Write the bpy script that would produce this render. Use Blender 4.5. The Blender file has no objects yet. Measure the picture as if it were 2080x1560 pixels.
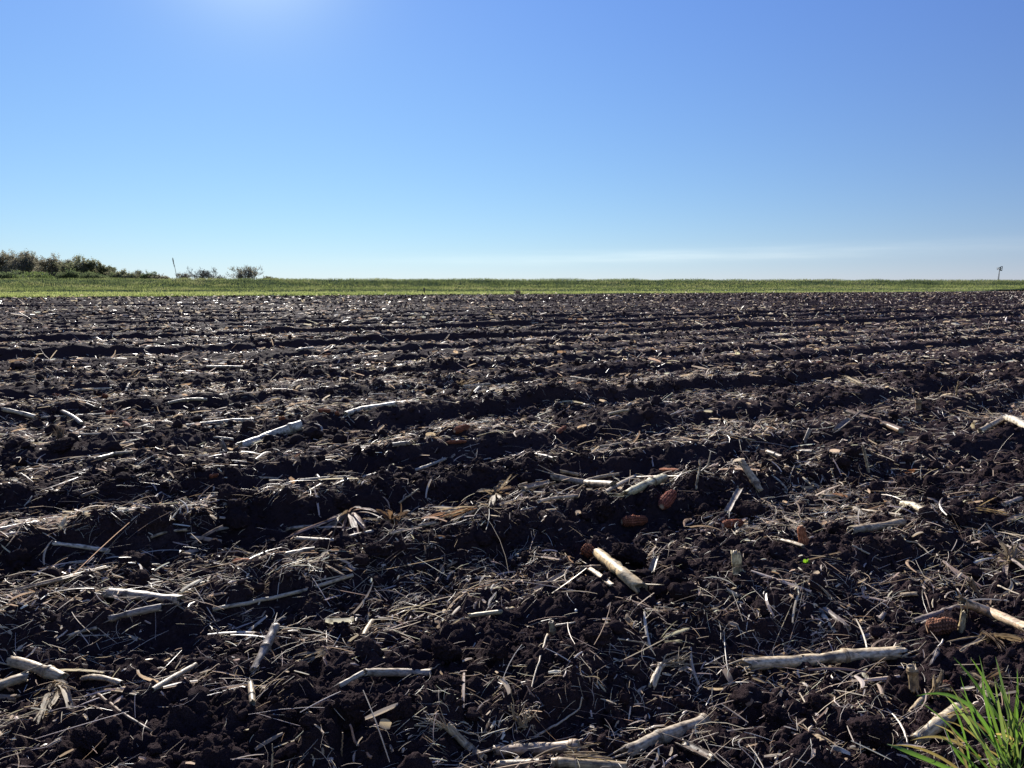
import bpy, math, random
import numpy as np
from mathutils import Vector

R = math.radians
C = bpy.context.scene.collection
sc = bpy.context.scene
rng = np.random.default_rng(11)
random.seed(5)

# ------------------------------------------------------------------ camera, sky, sun, exposure
CAM_H = 0.60
PITCH = 7.5
FPX = 1502.0                     # focal length in photo pixels (photo 2080 x 1560)
SUN_EL, SUN_AZ = 25.0, -18.5     # degrees; azimuth from +Y, negative = to the left

cam = bpy.data.cameras.new('camera')
cam.sensor_width = 36.0
cam.lens = FPX / 2080 * 36.0
cam.clip_start, cam.clip_end = 0.02, 9000
cam_o = bpy.data.objects.new('camera', cam)
cam_o.location = (0, 0, CAM_H)
cam_o.rotation_euler = (R(90 - PITCH), 0, 0)
C.objects.link(cam_o)
sc.camera = cam_o

w = bpy.data.worlds.new('World')
sc.world = w
w.use_nodes = True
nt = w.node_tree
for n in list(nt.nodes):
    nt.nodes.remove(n)
out = nt.nodes.new('ShaderNodeOutputWorld')
bg = nt.nodes.new('ShaderNodeBackground')
sky = nt.nodes.new('ShaderNodeTexSky')
sky.sky_type = 'NISHITA'
sky.sun_disc = False
sky.sun_elevation = R(SUN_EL)
sky.sun_rotation = R(SUN_AZ)
sky.altitude = 0
sky.air_density = 1.0
sky.dust_density = 0.0
sky.ozone_density = 3.0
tint = nt.nodes.new('ShaderNodeMix'); tint.data_type = 'RGBA'; tint.blend_type = 'MULTIPLY'
tint.inputs[0].default_value = 1.0
tint.inputs[7].default_value = (0.86, 0.97, 1.10, 1)
nt.links.new(sky.outputs[0], tint.inputs[6])
# the camera's tone curve of the blue sky: per-channel softening, a slow fall-off away from the sun, a faint aureole
EXPOSURE = 1.05
geo = nt.nodes.new('ShaderNodeTexCoord')
nrm = nt.nodes.new('ShaderNodeVectorMath'); nrm.operation = 'NORMALIZE'
nt.links.new(geo.outputs['Generated'], nrm.inputs[0])
dotn = nt.nodes.new('ShaderNodeVectorMath'); dotn.operation = 'DOT_PRODUCT'
dotn.inputs[1].default_value = (math.sin(R(SUN_AZ)) * math.cos(R(SUN_EL)), math.cos(R(SUN_AZ)) * math.cos(R(SUN_EL)), math.sin(R(SUN_EL)))
nt.links.new(nrm.outputs[0], dotn.inputs[0])


def M(op, a, b=None, c=None):
    n = nt.nodes.new('ShaderNodeMath'); n.operation = op
    for i, v in enumerate((a, b, c)):
        if v is None: continue
        if isinstance(v, (int, float)): n.inputs[i].default_value = v
        else: nt.links.new(v, n.inputs[i])
    return n.outputs[0]


sep = nt.nodes.new('ShaderNodeSeparateColor'); nt.links.new(tint.outputs[2], sep.inputs[0])
comb = nt.nodes.new('ShaderNodeCombineColor')
dot = dotn.outputs['Value']
aur = M('ADD', M('MULTIPLY', M('POWER', M('MAXIMUM', dot, 0.0), 200.0), 2.2), M('MULTIPLY', M('POWER', M('MAXIMUM', dot, 0.0), 22.0), .24))
# a thin veil of cirrus low over the right half
sx = nt.nodes.new('ShaderNodeSeparateXYZ'); nt.links.new(nrm.outputs[0], sx.inputs[0])
zz, xx = sx.outputs['Z'], sx.outputs['X']
mpn = nt.nodes.new('ShaderNodeMapping'); mpn.inputs['Scale'].default_value = (4.0, 4.0, 75.0)
nt.links.new(nrm.outputs[0], mpn.inputs['Vector'])
ns = nt.nodes.new('ShaderNodeTexNoise'); ns.inputs['Scale'].default_value = 1.6; ns.inputs['Detail'].default_value = 5
nt.links.new(mpn.outputs[0], ns.inputs['Vector'])
line = M('SUBTRACT', zz, M('MULTIPLY_ADD', xx, 0.018, 0.036))
band = M('POWER', 2.718, M('MULTIPLY', M('MULTIPLY', line, line), -15000.0))
ax = M('SUBTRACT', xx, 0.28)
along = M('POWER', 2.718, M('MULTIPLY', M('MULTIPLY', ax, ax), -9.0))
veil = M('MULTIPLY', M('MULTIPLY', band, along), M('MULTIPLY', M('POWER', ns.outputs[0], 1.7), 0.32))
hazeb = M('MULTIPLY', M('POWER', 2.718, M('MULTIPLY', M('MAXIMUM', zz, 0.0), -32.0)), M('MULTIPLY_ADD', xx, 0.04, 0.085))
veil = M('ADD', veil, hazeb)
for i, (a_, g_, b_, au, ve) in enumerate(((-.835, .815, .528, .22, 1.0), (-.840, .782, .676, .215, .85), (-.680, .361, .709, .06, .55))):
    base = M('POWER', M('MAXIMUM', M('MULTIPLY', sep.outputs[i], 0.1), 1e-4), g_)
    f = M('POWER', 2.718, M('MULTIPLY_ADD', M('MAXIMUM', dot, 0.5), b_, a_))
    v = M('ADD', M('MULTIPLY', base, f), M('MULTIPLY_ADD', aur, au, M('MULTIPLY', veil, ve)))
    back = M('MULTIPLY', M('MINIMUM', M('MAXIMUM', M('MULTIPLY_ADD', dot, -1.6, .85), 0.0), 1.0), (1.25, .85, .28)[i])  # added fill: unseen sky behind the camera brightened and warmed to lift shaded slopes
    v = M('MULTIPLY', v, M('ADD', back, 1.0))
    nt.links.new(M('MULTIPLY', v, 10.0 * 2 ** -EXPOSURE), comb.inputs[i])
bg.inputs['Strength'].default_value = 0.10
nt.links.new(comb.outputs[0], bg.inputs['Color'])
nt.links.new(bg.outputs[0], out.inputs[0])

sun = bpy.data.lights.new('sun', 'SUN')
sun.energy = 5.0
sun.angle = R(0.5)
sun.color = (1.0, 0.955, 0.88)
sun_o = bpy.data.objects.new('sun', sun)
az, el = R(SUN_AZ), R(SUN_EL)
to_sun = Vector((math.sin(az) * math.cos(el), math.cos(az) * math.cos(el), math.sin(el)))
sun_o.rotation_euler = to_sun.to_track_quat('Z', 'Y').to_euler()
sun_o.location = to_sun * 50
C.objects.link(sun_o)

vs = sc.view_settings
vs.view_transform = 'Standard'
vs.look = 'None'
vs.exposure = EXPOSURE
vs.gamma = 1.0
sc.cycles.max_bounces = 6
sc.cycles.diffuse_bounces = 3
sc.cycles.transmission_bounces = 3

# ------------------------------------------------------------------ noise and terrain
_perm = np.random.default_rng(3).permutation(512).astype(np.int64)
_ang = np.random.default_rng(4).uniform(0, 2 * np.pi, 512)
_gx, _gy = np.cos(_ang), np.sin(_ang)


def perlin(x, y, seed=0):
    xi = np.floor(x).astype(np.int64); yi = np.floor(y).astype(np.int64)
    fx = x - xi; fy = y - yi
    u = fx * fx * fx * (fx * (fx * 6 - 15) + 10)
    v = fy * fy * fy * (fy * (fy * 6 - 15) + 10)

    def g(ix, iy, dx, dy):
        h = _perm[(_perm[(ix + seed * 57) & 511] + iy + seed * 131) & 511]
        return _gx[h] * dx + _gy[h] * dy
    a = g(xi, yi, fx, fy); b = g(xi + 1, yi, fx - 1, fy)
    c = g(xi, yi + 1, fx, fy - 1); d = g(xi + 1, yi + 1, fx - 1, fy - 1)
    return ((a + (b - a) * u) + ((c + (d - c) * u) - (a + (b - a) * u)) * v) * 1.5


ROW = 0.62
NR = math.sqrt(1 + ROW * ROW)
EDGE_P = 47.6                                   # the field ends here (parallel to the rows)
_cr = [-2.2, -1.4, -0.55, 0.30, 0.92, 1.50, 1.98, 2.44, 3.20, 4.22, 5.05, 5.9, 6.8, 7.75]
_am = [.03, .03, .03, .03, .038, .047, .058, .055, .062, .055, .05, .04, .05, .085]
_r = np.random.default_rng(21)
while _cr[-1] < 130:
    _cr.append(_cr[-1] + _r.uniform(0.55, 0.85)); _am.append(_r.uniform(.035, .085))
_cr = np.array([-40.0] + _cr); _am = np.array([.04] + _am)


def rows(p):
    k = np.clip(np.searchsorted(_cr, p, side='right') - 1, 0, len(_cr) - 2)
    L = _cr[k + 1] - _cr[k]
    t = np.clip((p - _cr[k]) / L, 0, 1)
    rise = np.clip(0.11 / L, 0.08, 0.3)
    down = 0.5 + 0.5 * np.cos(np.pi * np.clip(t / (1 - rise), 0, 1))
    up = np.clip((t - (1 - rise)) / rise, 0, 1); up = up * up * (3 - 2 * up)
    return .98 * (_am[k] * down ** 1.3 + _am[k + 1] * up)


def H(x, y):
    x = np.asarray(x, float); y = np.asarray(y, float)
    d = np.hypot(x, y) + 0.3
    s = 0.0033 * d

    def fade(lam):
        return np.clip((lam / s - 2) / 2.0, 0, 1)
    p = (y - ROW * x) / NR; q = (x + ROW * y) / NR
    pw = p + 0.085 * perlin(q * 1.1, p * 0.7, 1) + 0.03 * perlin(q * 4, p * 3, 2)
    infield = np.clip((EDGE_P + 0.3 - p) / 1.2, 0, 1)
    z = rows(pw) * (0.92 + 0.5 * perlin(q * 0.4, p * 0.8, 3)) - 0.03
    z = z + 0.022 * perlin(x * 2.4, y * 2.4, 4)
    z = z + fade(.45) * 0.031 * (np.abs(perlin(x * 6.5, y * 6.5, 5)) - .25)
    z = z + fade(.09) * 0.026 * (np.abs(perlin(x * 14 + 3, y * 14, 6)) - .25)
    z = z + fade(.045) * 0.020 * (np.abs(perlin(x * 29 + 3, y * 29, 7)) - .25)
    z = z + fade(.022) * 0.013 * (np.abs(perlin(x * 61 + 3, y * 61, 8)) - .25)
    z = z + fade(.011) * 0.0062 * perlin(x * 115, y * 115, 9)
    z = z + fade(.006) * 0.0030 * perlin(x * 230, y * 230, 10)
    return z * infield - 0.05 * (1 - infield)


TH = R(PITCH); CT, ST = math.cos(TH), math.sin(TH)


def ray(px, py):
    u = (px - 1040) / FPX; v = (py - 780) / FPX
    d = np.array([u, CT - v * ST, -(ST + v * CT)])
    return d


def at(px, py, lift=0.0):
    """the spot on the field that stands at that place of the photograph"""
    d = ray(px, py)
    t = np.geomspace(0.5, 90, 700)
    P = d[None, :] * t[:, None]; P[:, 2] += CAM_H
    f = P[:, 2] - H(P[:, 0], P[:, 1]) - lift
    k = int(np.argmax(f < 0)) if (f < 0).any() else len(t) - 1
    if k > 0:
        a, b = t[k - 1], t[k]
        tt = np.linspace(a, b, 12)
        P = d[None, :] * tt[:, None]; P[:, 2] += CAM_H
        f = P[:, 2] - H(P[:, 0], P[:, 1]) - lift
        j = int(np.argmax(f < 0)) if (f < 0).any() else 11
        return P[j].copy(), tt[j]
    return P[k].copy(), t[k]


# ------------------------------------------------------------------ materials
def mat(name):
    m = bpy.data.materials.new(name); m.use_nodes = True
    t = m.node_tree
    for n in list(t.nodes):
        t.nodes.remove(n)
    o = t.nodes.new('ShaderNodeOutputMaterial')
    return m, t, o


def N(t, typ, **kw):
    n = t.nodes.new(typ)
    for k, v in kw.items():
        setattr(n, k, v)
    return n


def ramp(t, stops):
    r = N(t, 'ShaderNodeValToRGB')
    e = r.color_ramp.elements
    while len(e) < len(stops):
        e.new(0.5)
    for i, (p, c) in enumerate(stops):
        e[i].position = p; e[i].color = (*c, 1)
    return r


def soil_mat():
    m, t, o = mat('black_soil')
    g = N(t, 'ShaderNodeNewGeometry')
    n1 = N(t, 'ShaderNodeTexNoise'); n1.inputs['Scale'].default_value = 5; n1.inputs['Detail'].default_value = 6
    n2 = N(t, 'ShaderNodeTexNoise'); n2.inputs['Scale'].default_value = 160; n2.inputs['Detail'].default_value = 5
    n2.inputs['Roughness'].default_value = 0.7
    n3 = N(t, 'ShaderNodeTexNoise'); n3.inputs['Scale'].default_value = 420; n3.inputs['Detail'].default_value = 3
    for n in (n1, n2, n3):
        t.links.new(g.outputs['Position'], n.inputs['Vector'])
    r1 = ramp(t, [(0.3, (.0205, .0128, .0138)), (0.55, (.0385, .0245, .0262)), (0.75, (.071, .0490, .0485))])
    mx = N(t, 'ShaderNodeMath', operation='MULTIPLY_ADD'); mx.inputs[1].default_value = 0.6
    t.links.new(n2.outputs[0], mx.inputs[0])
    sc2 = N(t, 'ShaderNodeMath', operation='MULTIPLY'); sc2.inputs[1].default_value = 0.45
    t.links.new(n1.outputs[0], sc2.inputs[0]); t.links.new(sc2.outputs[0], mx.inputs[2])
    t.links.new(mx.outputs[0], r1.inputs[0])
    b = N(t, 'ShaderNodeBsdfPrincipled')
    b.inputs['Roughness'].default_value = 0.9
    b.inputs['Specular IOR Level'].default_value = 0.03
    t.links.new(r1.outputs[0], b.inputs['Base Color'])
    bu = N(t, 'ShaderNodeBump'); bu.inputs['Strength'].default_value = 1.0; bu.inputs['Distance'].default_value = 0.008
    bu2 = N(t, 'ShaderNodeBump'); bu2.inputs['Strength'].default_value = 1.0; bu2.inputs['Distance'].default_value = 0.004
    t.links.new(n2.outputs[0], bu.inputs['Height']); t.links.new(n3.outputs[0], bu2.inputs['Height'])
    t.links.new(bu.outputs[0], bu2.inputs['Normal']); t.links.new(bu2.outputs[0], b.inputs['Normal'])
    t.links.new(b.outputs[0], o.inputs[0])
    return m


def leafy_mat(name, trans=0.35, rough=0.6, spec=0.25, streak=True, bump=0.4, tr_tint=(1, 1, 1)):
    """colour from the piece's own 'Col'; fibres run along 'fib' (across, along)"""
    m, t, o = mat(name)
    a = N(t, 'ShaderNodeAttribute'); a.attribute_name = 'Col'
    col = a.outputs['Color']
    b = N(t, 'ShaderNodeBsdfPrincipled')
    b.inputs['Roughness'].default_value = rough
    b.inputs['Specular IOR Level'].default_value = spec
    if streak:
        f = N(t, 'ShaderNodeAttribute'); f.attribute_name = 'fib'
        mp = N(t, 'ShaderNodeMapping'); mp.inputs['Scale'].default_value = (16, 22, 1)
        t.links.new(f.outputs['Vector'], mp.inputs['Vector'])
        n = N(t, 'ShaderNodeTexNoise'); n.inputs['Scale'].default_value = 1.0; n.inputs['Detail'].default_value = 4
        t.links.new(mp.outputs[0], n.inputs['Vector'])
        r = ramp(t, [(0.30, (.30, .26, .21)), (0.46, (.80, .76, .72)), (0.62, (1.05, 1.04, 1.02)), (0.78, (.72, .66, .58))])
        t.links.new(n.outputs[0], r.inputs[0])
        mu = N(t, 'ShaderNodeMix', data_type='RGBA', blend_type='MULTIPLY'); mu.inputs[0].default_value = 1
        t.links.new(col, mu.inputs[6]); t.links.new(r.outputs[0], mu.inputs[7])
        g = N(t, 'ShaderNodeNewGeometry')
        d = N(t, 'ShaderNodeTexNoise'); d.inputs['Scale'].default_value = 55; d.inputs['Detail'].default_value = 4
        t.links.new(g.outputs['Position'], d.inputs['Vector'])
        dr = ramp(t, [(0.50, (0, 0, 0)), (0.66, (.85, .85, .85))])
        t.links.new(d.outputs[0], dr.inputs[0])
        m2 = N(t, 'ShaderNodeMix', data_type='RGBA'); m2.inputs[7].default_value = (.055, .042, .032, 1)
        t.links.new(dr.outputs[0], m2.inputs[0]); t.links.new(mu.outputs[2], m2.inputs[6])
        col = m2.outputs[2]
        bu = N(t, 'ShaderNodeBump'); bu.inputs['Strength'].default_value = bump; bu.inputs['Distance'].default_value = 0.0012
        t.links.new(n.outputs[0], bu.inputs['Height']); t.links.new(bu.outputs[0], b.inputs['Normal'])
    t.links.new(col, b.inputs['Base Color'])
    if trans > 0:
        tr = N(t, 'ShaderNodeBsdfTranslucent')
        tm = N(t, 'ShaderNodeMix', data_type='RGBA', blend_type='MULTIPLY'); tm.inputs[0].default_value = 1
        tm.inputs[7].default_value = (*tr_tint, 1)
        t.links.new(col, tm.inputs[6]); t.links.new(tm.outputs[2], tr.inputs['Color'])
        ms = N(t, 'ShaderNodeMixShader'); ms.inputs[0].default_value = trans
        t.links.new(b.outputs[0], ms.inputs[1]); t.links.new(tr.outputs[0], ms.inputs[2])
        t.links.new(ms.outputs[0], o.inputs[0])
    else:
        t.links.new(b.outputs[0], o.inputs[0])
    return m


def plain_mat(name, c, rough=0.6, metal=0.0, noise=0.25, scale=8):
    m, t, o = mat(name)
    g = N(t, 'ShaderNodeNewGeometry')
    n = N(t, 'ShaderNodeTexNoise'); n.inputs['Scale'].default_value = scale; n.inputs['Detail'].default_value = 5
    t.links.new(g.outputs['Position'], n.inputs['Vector'])
    r = ramp(t, [(0.3, tuple(v * (1 - noise) for v in c)), (0.7, tuple(v * (1 + noise) for v in c))])
    t.links.new(n.outputs[0], r.inputs[0])
    b = N(t, 'ShaderNodeBsdfPrincipled'); b.inputs['Roughness'].default_value = rough
    b.inputs['Metallic'].default_value = metal
    t.links.new(r.outputs[0], b.inputs['Base Color']); t.links.new(b.outputs[0], o.inputs[0])
    return m


def turf_mat():
    m, t, o = mat('turf')
    g = N(t, 'ShaderNodeNewGeometry')
    n = N(t, 'ShaderNodeTexNoise'); n.inputs['Scale'].default_value = 0.55; n.inputs['Detail'].default_value = 7
    n.inputs['Roughness'].default_value = 0.65
    t.links.new(g.outputs['Position'], n.inputs['Vector'])
    r = ramp(t, [(0.3, (.07, .09, .04)), (0.5, (.13, .16, .065)), (0.7, (.20, .205, .11))])
    t.links.new(n.outputs[0], r.inputs[0])
    b = N(t, 'ShaderNodeBsdfDiffuse'); b.inputs['Roughness'].default_value = 1.0
    t.links.new(r.outputs[0], b.inputs['Color']); t.links.new(b.outputs[0], o.inputs[0])
    return m


M_SOIL = soil_mat()
M_STRAW = leafy_mat('dry_straw', trans=0.34, rough=0.42, spec=0.5, streak=False)
M_STALK = leafy_mat('dry_corn_stalk', trans=0.0, rough=0.5, spec=0.25)
M_HUSK = leafy_mat('dry_husk', trans=0.42, rough=0.6, spec=0.25, tr_tint=(1, .95, .88))
M_COB = leafy_mat('corn_cob', trans=0.0, rough=0.85, spec=0.1, streak=False)
M_GRASS = leafy_mat('green_grass', trans=0.5, rough=0.45, spec=0.35, streak=False, tr_tint=(1.15, 1.2, .55))
M_FARGRASS = leafy_mat('meadow_grass', trans=0.62, rough=0.9, spec=0.02, streak=False, tr_tint=(1.05, 1.1, .72))
M_LEAF = leafy_mat('tree_leaves', trans=0.6, rough=0.9, spec=0.02, streak=False)
M_TURF = turf_mat()
M_BARK = plain_mat('bark', (.12, .105, .09), .9, 0, .3, 3)  # distance haze put into the colour: bark lighter than its own tone
M_STEEL = plain_mat('galvanised_steel', (.055, .065, .075), .6, 0.3, .15, 4)
M_POST = plain_mat('weathered_wood', (.07, .06, .05), .9, 0, .35, 12)


# ------------------------------------------------------------------ mesh helpers
def mesh_obj(name, V, quads=None, tris=None, m=None, col=None, fib=None, smooth=True, parent=None, origin=None):
    V = np.asarray(V, np.float64)
    if origin is not None:
        V = V - np.asarray(origin)[None, :]
    me = bpy.data.meshes.new(name)
    nq = 0 if quads is None else len(quads); ntr = 0 if tris is None else len(tris)
    loops = []
    if nq: loops.append(np.asarray(quads, np.int32).ravel())
    if ntr: loops.append(np.asarray(tris, np.int32).ravel())
    loops = np.concatenate(loops)
    me.vertices.add(len(V)); me.loops.add(len(loops)); me.polygons.add(nq + ntr)
    me.vertices.foreach_set('co', V.astype(np.float32).ravel())
    me.loops.foreach_set('vertex_index', loops)
    st = np.concatenate([np.arange(nq) * 4, nq * 4 + np.arange(ntr) * 3]).astype(np.int32)
    me.polygons.foreach_set('loop_start', st)
    me.polygons.foreach_set('use_smooth', np.full(nq + ntr, smooth, bool))
    me.update(calc_edges=True)
    if col is not None:
        a = me.attributes.new('Col', 'FLOAT_COLOR', 'POINT')
        c = np.ones((len(V), 4), np.float32); c[:, :3] = col
        a.data.foreach_set('color', c.ravel())
    if fib is not None:
        a = me.attributes.new('fib', 'FLOAT_VECTOR', 'POINT')
        f = np.zeros((len(V), 3), np.float32); f[:, :2] = fib
        a.data.foreach_set('vector', f.ravel())
    if m is not None:
        me.materials.append(m)
    o = bpy.data.objects.new(name, me)
    C.objects.link(o)
    if parent is not None:
        o.parent = parent
    elif origin is not None:
        o.location = tuple(origin)
    return o


def tag(o, label=None, cat=None, group=None, kind=None):
    if label: o['label'] = label
    if cat: o['category'] = cat
    if group: o['group'] = group
    if kind: o['kind'] = kind
    return o


def empty(name, loc):
    o = bpy.data.objects.new(name, None)
    o.location = tuple(loc); o.empty_display_size = 0.05
    C.objects.link(o)
    return o


class MB:
    def __init__(s):
        s.V, s.Q, s.T, s.c, s.f, s.n = [], [], [], [], [], 0

    def add(s, V, quads=None, tris=None, col=(1, 1, 1), fib=None):
        V = np.asarray(V, float)
        s.V.append(V)
        if quads is not None and len(quads): s.Q.append(np.asarray(quads) + s.n)
        if tris is not None and len(tris): s.T.append(np.asarray(tris) + s.n)
        c = np.asarray(col, float)
        s.c.append(np.broadcast_to(c, (len(V), 3)) if c.ndim == 1 else c)
        s.f.append(np.zeros((len(V), 2)) if fib is None else np.asarray(fib))
        s.n += len(V)

    def build(s, name, m, parent=None, origin=None, smooth=True):
        return mesh_obj(name, np.concatenate(s.V), np.concatenate(s.Q) if s.Q else None,
                        np.concatenate(s.T) if s.T else None, m, np.concatenate(s.c), np.concatenate(s.f),
                        smooth, parent, origin)


def resample(P, n):
    P = np.asarray(P, float)
    L = np.concatenate([[0], np.cumsum(np.linalg.norm(np.diff(P, axis=0), axis=1))])
    s = np.linspace(0, L[-1], n)
    return np.stack([np.interp(s, L, P[:, i]) for i in range(3)], 1), s


def frames(P):
    T = np.gradient(P, axis=0); T /= np.linalg.norm(T, axis=1)[:, None] + 1e-12
    up = np.array([0, 0, 1.0])
    A = np.cross(T, up); n = np.linalg.norm(A, axis=1)
    A[n < 0.05] = [1, 0, 0]
    A /= np.linalg.norm(A, axis=1)[:, None]
    B = np.cross(A, T)
    return T, A, B


def grid_quads(n, k, closed):
    i = np.arange(n - 1)[:, None]; j = np.arange(k if closed else k - 1)[None, :]
    j2 = (j + 1) % k
    return np.stack([i * k + j + 0 * i, i * k + j2, (i + 1) * k + j2, (i + 1) * k + j], -1).reshape(-1, 4)


def tube(mb, P, rad, k=6, col=(1, 1, 1), cap=True):
    P = np.asarray(P, float); n = len(P)
    rad = np.broadcast_to(np.asarray(rad, float), (n,))
    T, A, B = frames(P)
    th = np.arange(k) / k * 2 * np.pi
    V = P[:, None, :] + rad[:, None, None] * (np.cos(th)[None, :, None] * A[:, None, :] + np.sin(th)[None, :, None] * B[:, None, :])
    V = V.reshape(-1, 3)
    q = grid_quads(n, k, True)
    tr = []
    if cap:
        V = np.concatenate([V, P[:1], P[-1:]])
        for j in range(k):
            tr.append((n * k, (j + 1) % k, j)); tr.append((n * k + 1, (n - 1) * k + j, (n - 1) * k + (j + 1) % k))
    s = np.repeat(np.linspace(0, 1, n), k)
    f = np.stack([np.tile(np.arange(k) / k, n), s], 1)
    if cap: f = np.concatenate([f, [[0, 0], [0, 1]]])
    c = np.asarray(col, float)
    if c.ndim == 2:
        c = np.repeat(c, k, 0)
        if cap: c = np.concatenate([c, c[:1], c[-1:]])
    mb.add(V, q, tr, c, f)


# ------------------------------------------------------------------ the field
def build_field():
    Y = np.concatenate([np.exp(np.arange(math.log(.34), math.log(20), .0029)), np.exp(np.arange(math.log(20), math.log(125), .0030))])
    tt = np.linspace(-1.02, 1.02, 660)
    ex = np.geomspace(.006, 1.6, 45)                    # margins at both sides, a step wider than the view
    core = tt[None, :] * (Y[:, None] + 0.35)
    XX = np.concatenate([core[:, :1] - ex[::-1][None, :], core, core[:, -1:] + ex[None, :]], 1)
    tt = XX[0]; YY = np.repeat(Y[:, None], len(tt), 1)
    # jitter so that no scan pattern shows
    jx = rng.uniform(-.3, .3, XX.shape) * .0030 * YY; jy = rng.uniform(-.3, .3, XX.shape) * .0028 * YY
    XX = XX + jx; YY = YY + jy
    x = XX.ravel(); y = YY.ravel()
    z = H(x, y)
    o = mesh_obj('field_soil', np.stack([x, y, z], 1), grid_quads(len(Y), len(tt), False), None, M_SOIL)
    tag(o, 'freshly tilled black soil in low ridges, strewn with straw', 'soil', kind='structure')
    g = np.array([[-6000, -6000, -.3], [6000, -6000, -.3], [6000, 6000, -.3], [-6000, 6000, -.3]], float)
    o = mesh_obj('ground', g, [[0, 1, 2, 3]], None, M_SOIL, smooth=False)
    tag(o, 'flat land reaching to the horizon under the fields', 'ground', kind='structure')


build_field()

# bank (dike) beyond the field
BS, BY0 = 0.173, 95.0
NB = math.sqrt(1 + BS * BS)


def bank_t(x, y):                 # metres beyond the bank's crest line (negative = this side)
    return (y - BY0 - BS * x) / NB


def GH(x, y):
    x = np.asarray(x, float); y = np.asarray(y, float)
    t = bank_t(x, y)
    z = np.interp(t, [-400, -15, -8, -4.5, -1.2, 1.5, 12, 400], [0.0, 0.03, 0.38, 0.76, 1.36, 1.42, 0.1, 0.0])
    return z + 0.05 * perlin(x * .25, y * .25, 12) + 0.03 * perlin(x * .9, y * .9, 13)


def build_meadow():
    p = np.concatenate([EDGE_P + np.linspace(0, 3, 12), EDGE_P + np.arange(3.3, 110, .45), EDGE_P + np.geomspace(112, 4000, 25)])
    q = np.concatenate([-np.geomspace(4000, 62, 25), np.arange(-60, 190, .55), np.geomspace(192, 4000, 25)])
    P, Q = np.meshgrid(p, q, indexing='ij')
    P = P + 0.45 * perlin(Q * .35, Q * 0 + 9.5, 17) * np.clip(1 - (P - EDGE_P) / 3, 0, 1) + 0.25 * perlin(Q * .5, Q * 0 + .5, 15) * np.clip(1 - (P - EDGE_P) / 3, 0, 1) + .08 * perlin(Q * 2.1, Q * 0, 16) * np.clip(1 - (P - EDGE_P) / 2, 0, 1)
    X = (Q - ROW * P) / NR; Y = (ROW * Q + P) / NR
    z = GH(X, Y)
    z[0] -= 0.1
    o = mesh_obj('grass_bank', np.stack([X.ravel(), Y.ravel(), z.ravel()], 1), grid_quads(len(p), len(q), False), None, M_TURF)
    tag(o, 'green meadow strip and long low grassy bank behind the tilled field', 'grass bank', kind='structure')


build_meadow()


def ribbons(pos, yaw, pitch, roll, L, W, curv, arch, S, col, two=True, rs=None, taper=0.35):
    """N bent strips as arrays; returns V, quads, cols"""
    n = len(L)
    s = np.linspace(-.5, .5, S + 1)
    ux = np.stack([np.cos(yaw) * np.cos(pitch), np.sin(yaw) * np.cos(pitch), np.sin(pitch)], 1)
    side = np.stack([-np.sin(yaw), np.cos(yaw), 0 * yaw], 1)
    upv = np.cross(ux, side)
    w_dir = side * np.cos(roll)[:, None] + upv * np.sin(roll)[:, None]
    n_dir = -side * np.sin(roll)[:, None] + upv * np.cos(roll)[:, None]
    ctr = pos[:, None, :] + (s[None, :] * L[:, None])[:, :, None] * ux[:, None, :] \
        + (curv[:, None] * L[:, None] * (s * s - .08)[None, :])[:, :, None] * side[:, None, :] \
        + (arch[:, None] * L[:, None] * (.25 - s * s)[None, :])[:, :, None] * upv[:, None, :]
    prof = 1 - taper * (np.abs(s) * 2) ** 2
    hw = .5 * W[:, None] * prof[None, :]
    l = ctr - hw[:, :, None] * w_dir[:, None, :]
    r = ctr + hw[:, :, None] * w_dir[:, None, :]
    if two:
        mid = ctr + (hw * .55)[:, :, None] * n_dir[:, None, :]
        V = np.stack([l, mid, r], 2); k = 3
    else:
        V = np.stack([l, r], 2); k = 2
    V = V.reshape(-1, 3)
    q = grid_quads(S + 1, k, False)
    nv = (S + 1) * k
    Q = (np.arange(n)[:, None, None] * nv + q[None]).reshape(-1, 4)
    cols = np.repeat(col, nv, 0)
    return V, Q, cols


STRAW_COLS = np.array([(.62, .53, .41), (.54, .44, .33), (.68, .60, .50), (.44, .335, .235), (.35, .255, .17), (.55, .47, .40), (.23, .16, .11), (.62, .53, .37)])
STRAW_P = np.array([.24, .16, .24, .09, .06, .14, .04, .03])


def straw_col(n, r):
    c = STRAW_COLS[r.choice(len(STRAW_COLS), n, p=STRAW_P)]
    return np.clip(c * np.array([1.03, .98, .92]) * r.normal(1, .16, (n, 1)) * r.normal(1, .03, (n, 3)), .03, .74)


def scatter(y0, y1, per_m2, r, margin=.9):
    """points in the wedge in front of the camera, thinned to the litter's patches"""
    area = margin * (y1 * y1 - y0 * y0) + 1.7 * (y1 - y0)
    n = int(area * per_m2)
    y = np.sqrt(r.uniform(y0 * y0, y1 * y1, n))
    x = r.uniform(-1, 1, n) * (margin * y + .85)
    p = (y - ROW * x) / NR
    q = (x + ROW * y) / NR
    dn = .36 + .6 * perlin(x * 1.6, y * 1.6, 30) + .85 * perlin(q * 1.0, p * 4.2, 31) + .6 * perlin(x * 7, y * 7, 32)
    dn = dn + .17 * np.clip((1.75 - y) / .5, 0, 1)
    dn = dn + .30 * np.clip((1.5 - y) / .35, 0, 1) * np.clip(.2 - x * 2.5, 0, 1)      # a windrow of residue beside the path
    e = .05
    slope = (H(x, y + e) - H(x, y - e)) / (2 * e)
    dn = dn - np.clip(slope - .15, 0, 1) * 1.0
    keep = (r.uniform(0, 1, n) < np.clip(dn, .07, 1)) & (p < EDGE_P - .1)
    return x[keep], y[keep]


PHI = math.atan(ROW)


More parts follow.
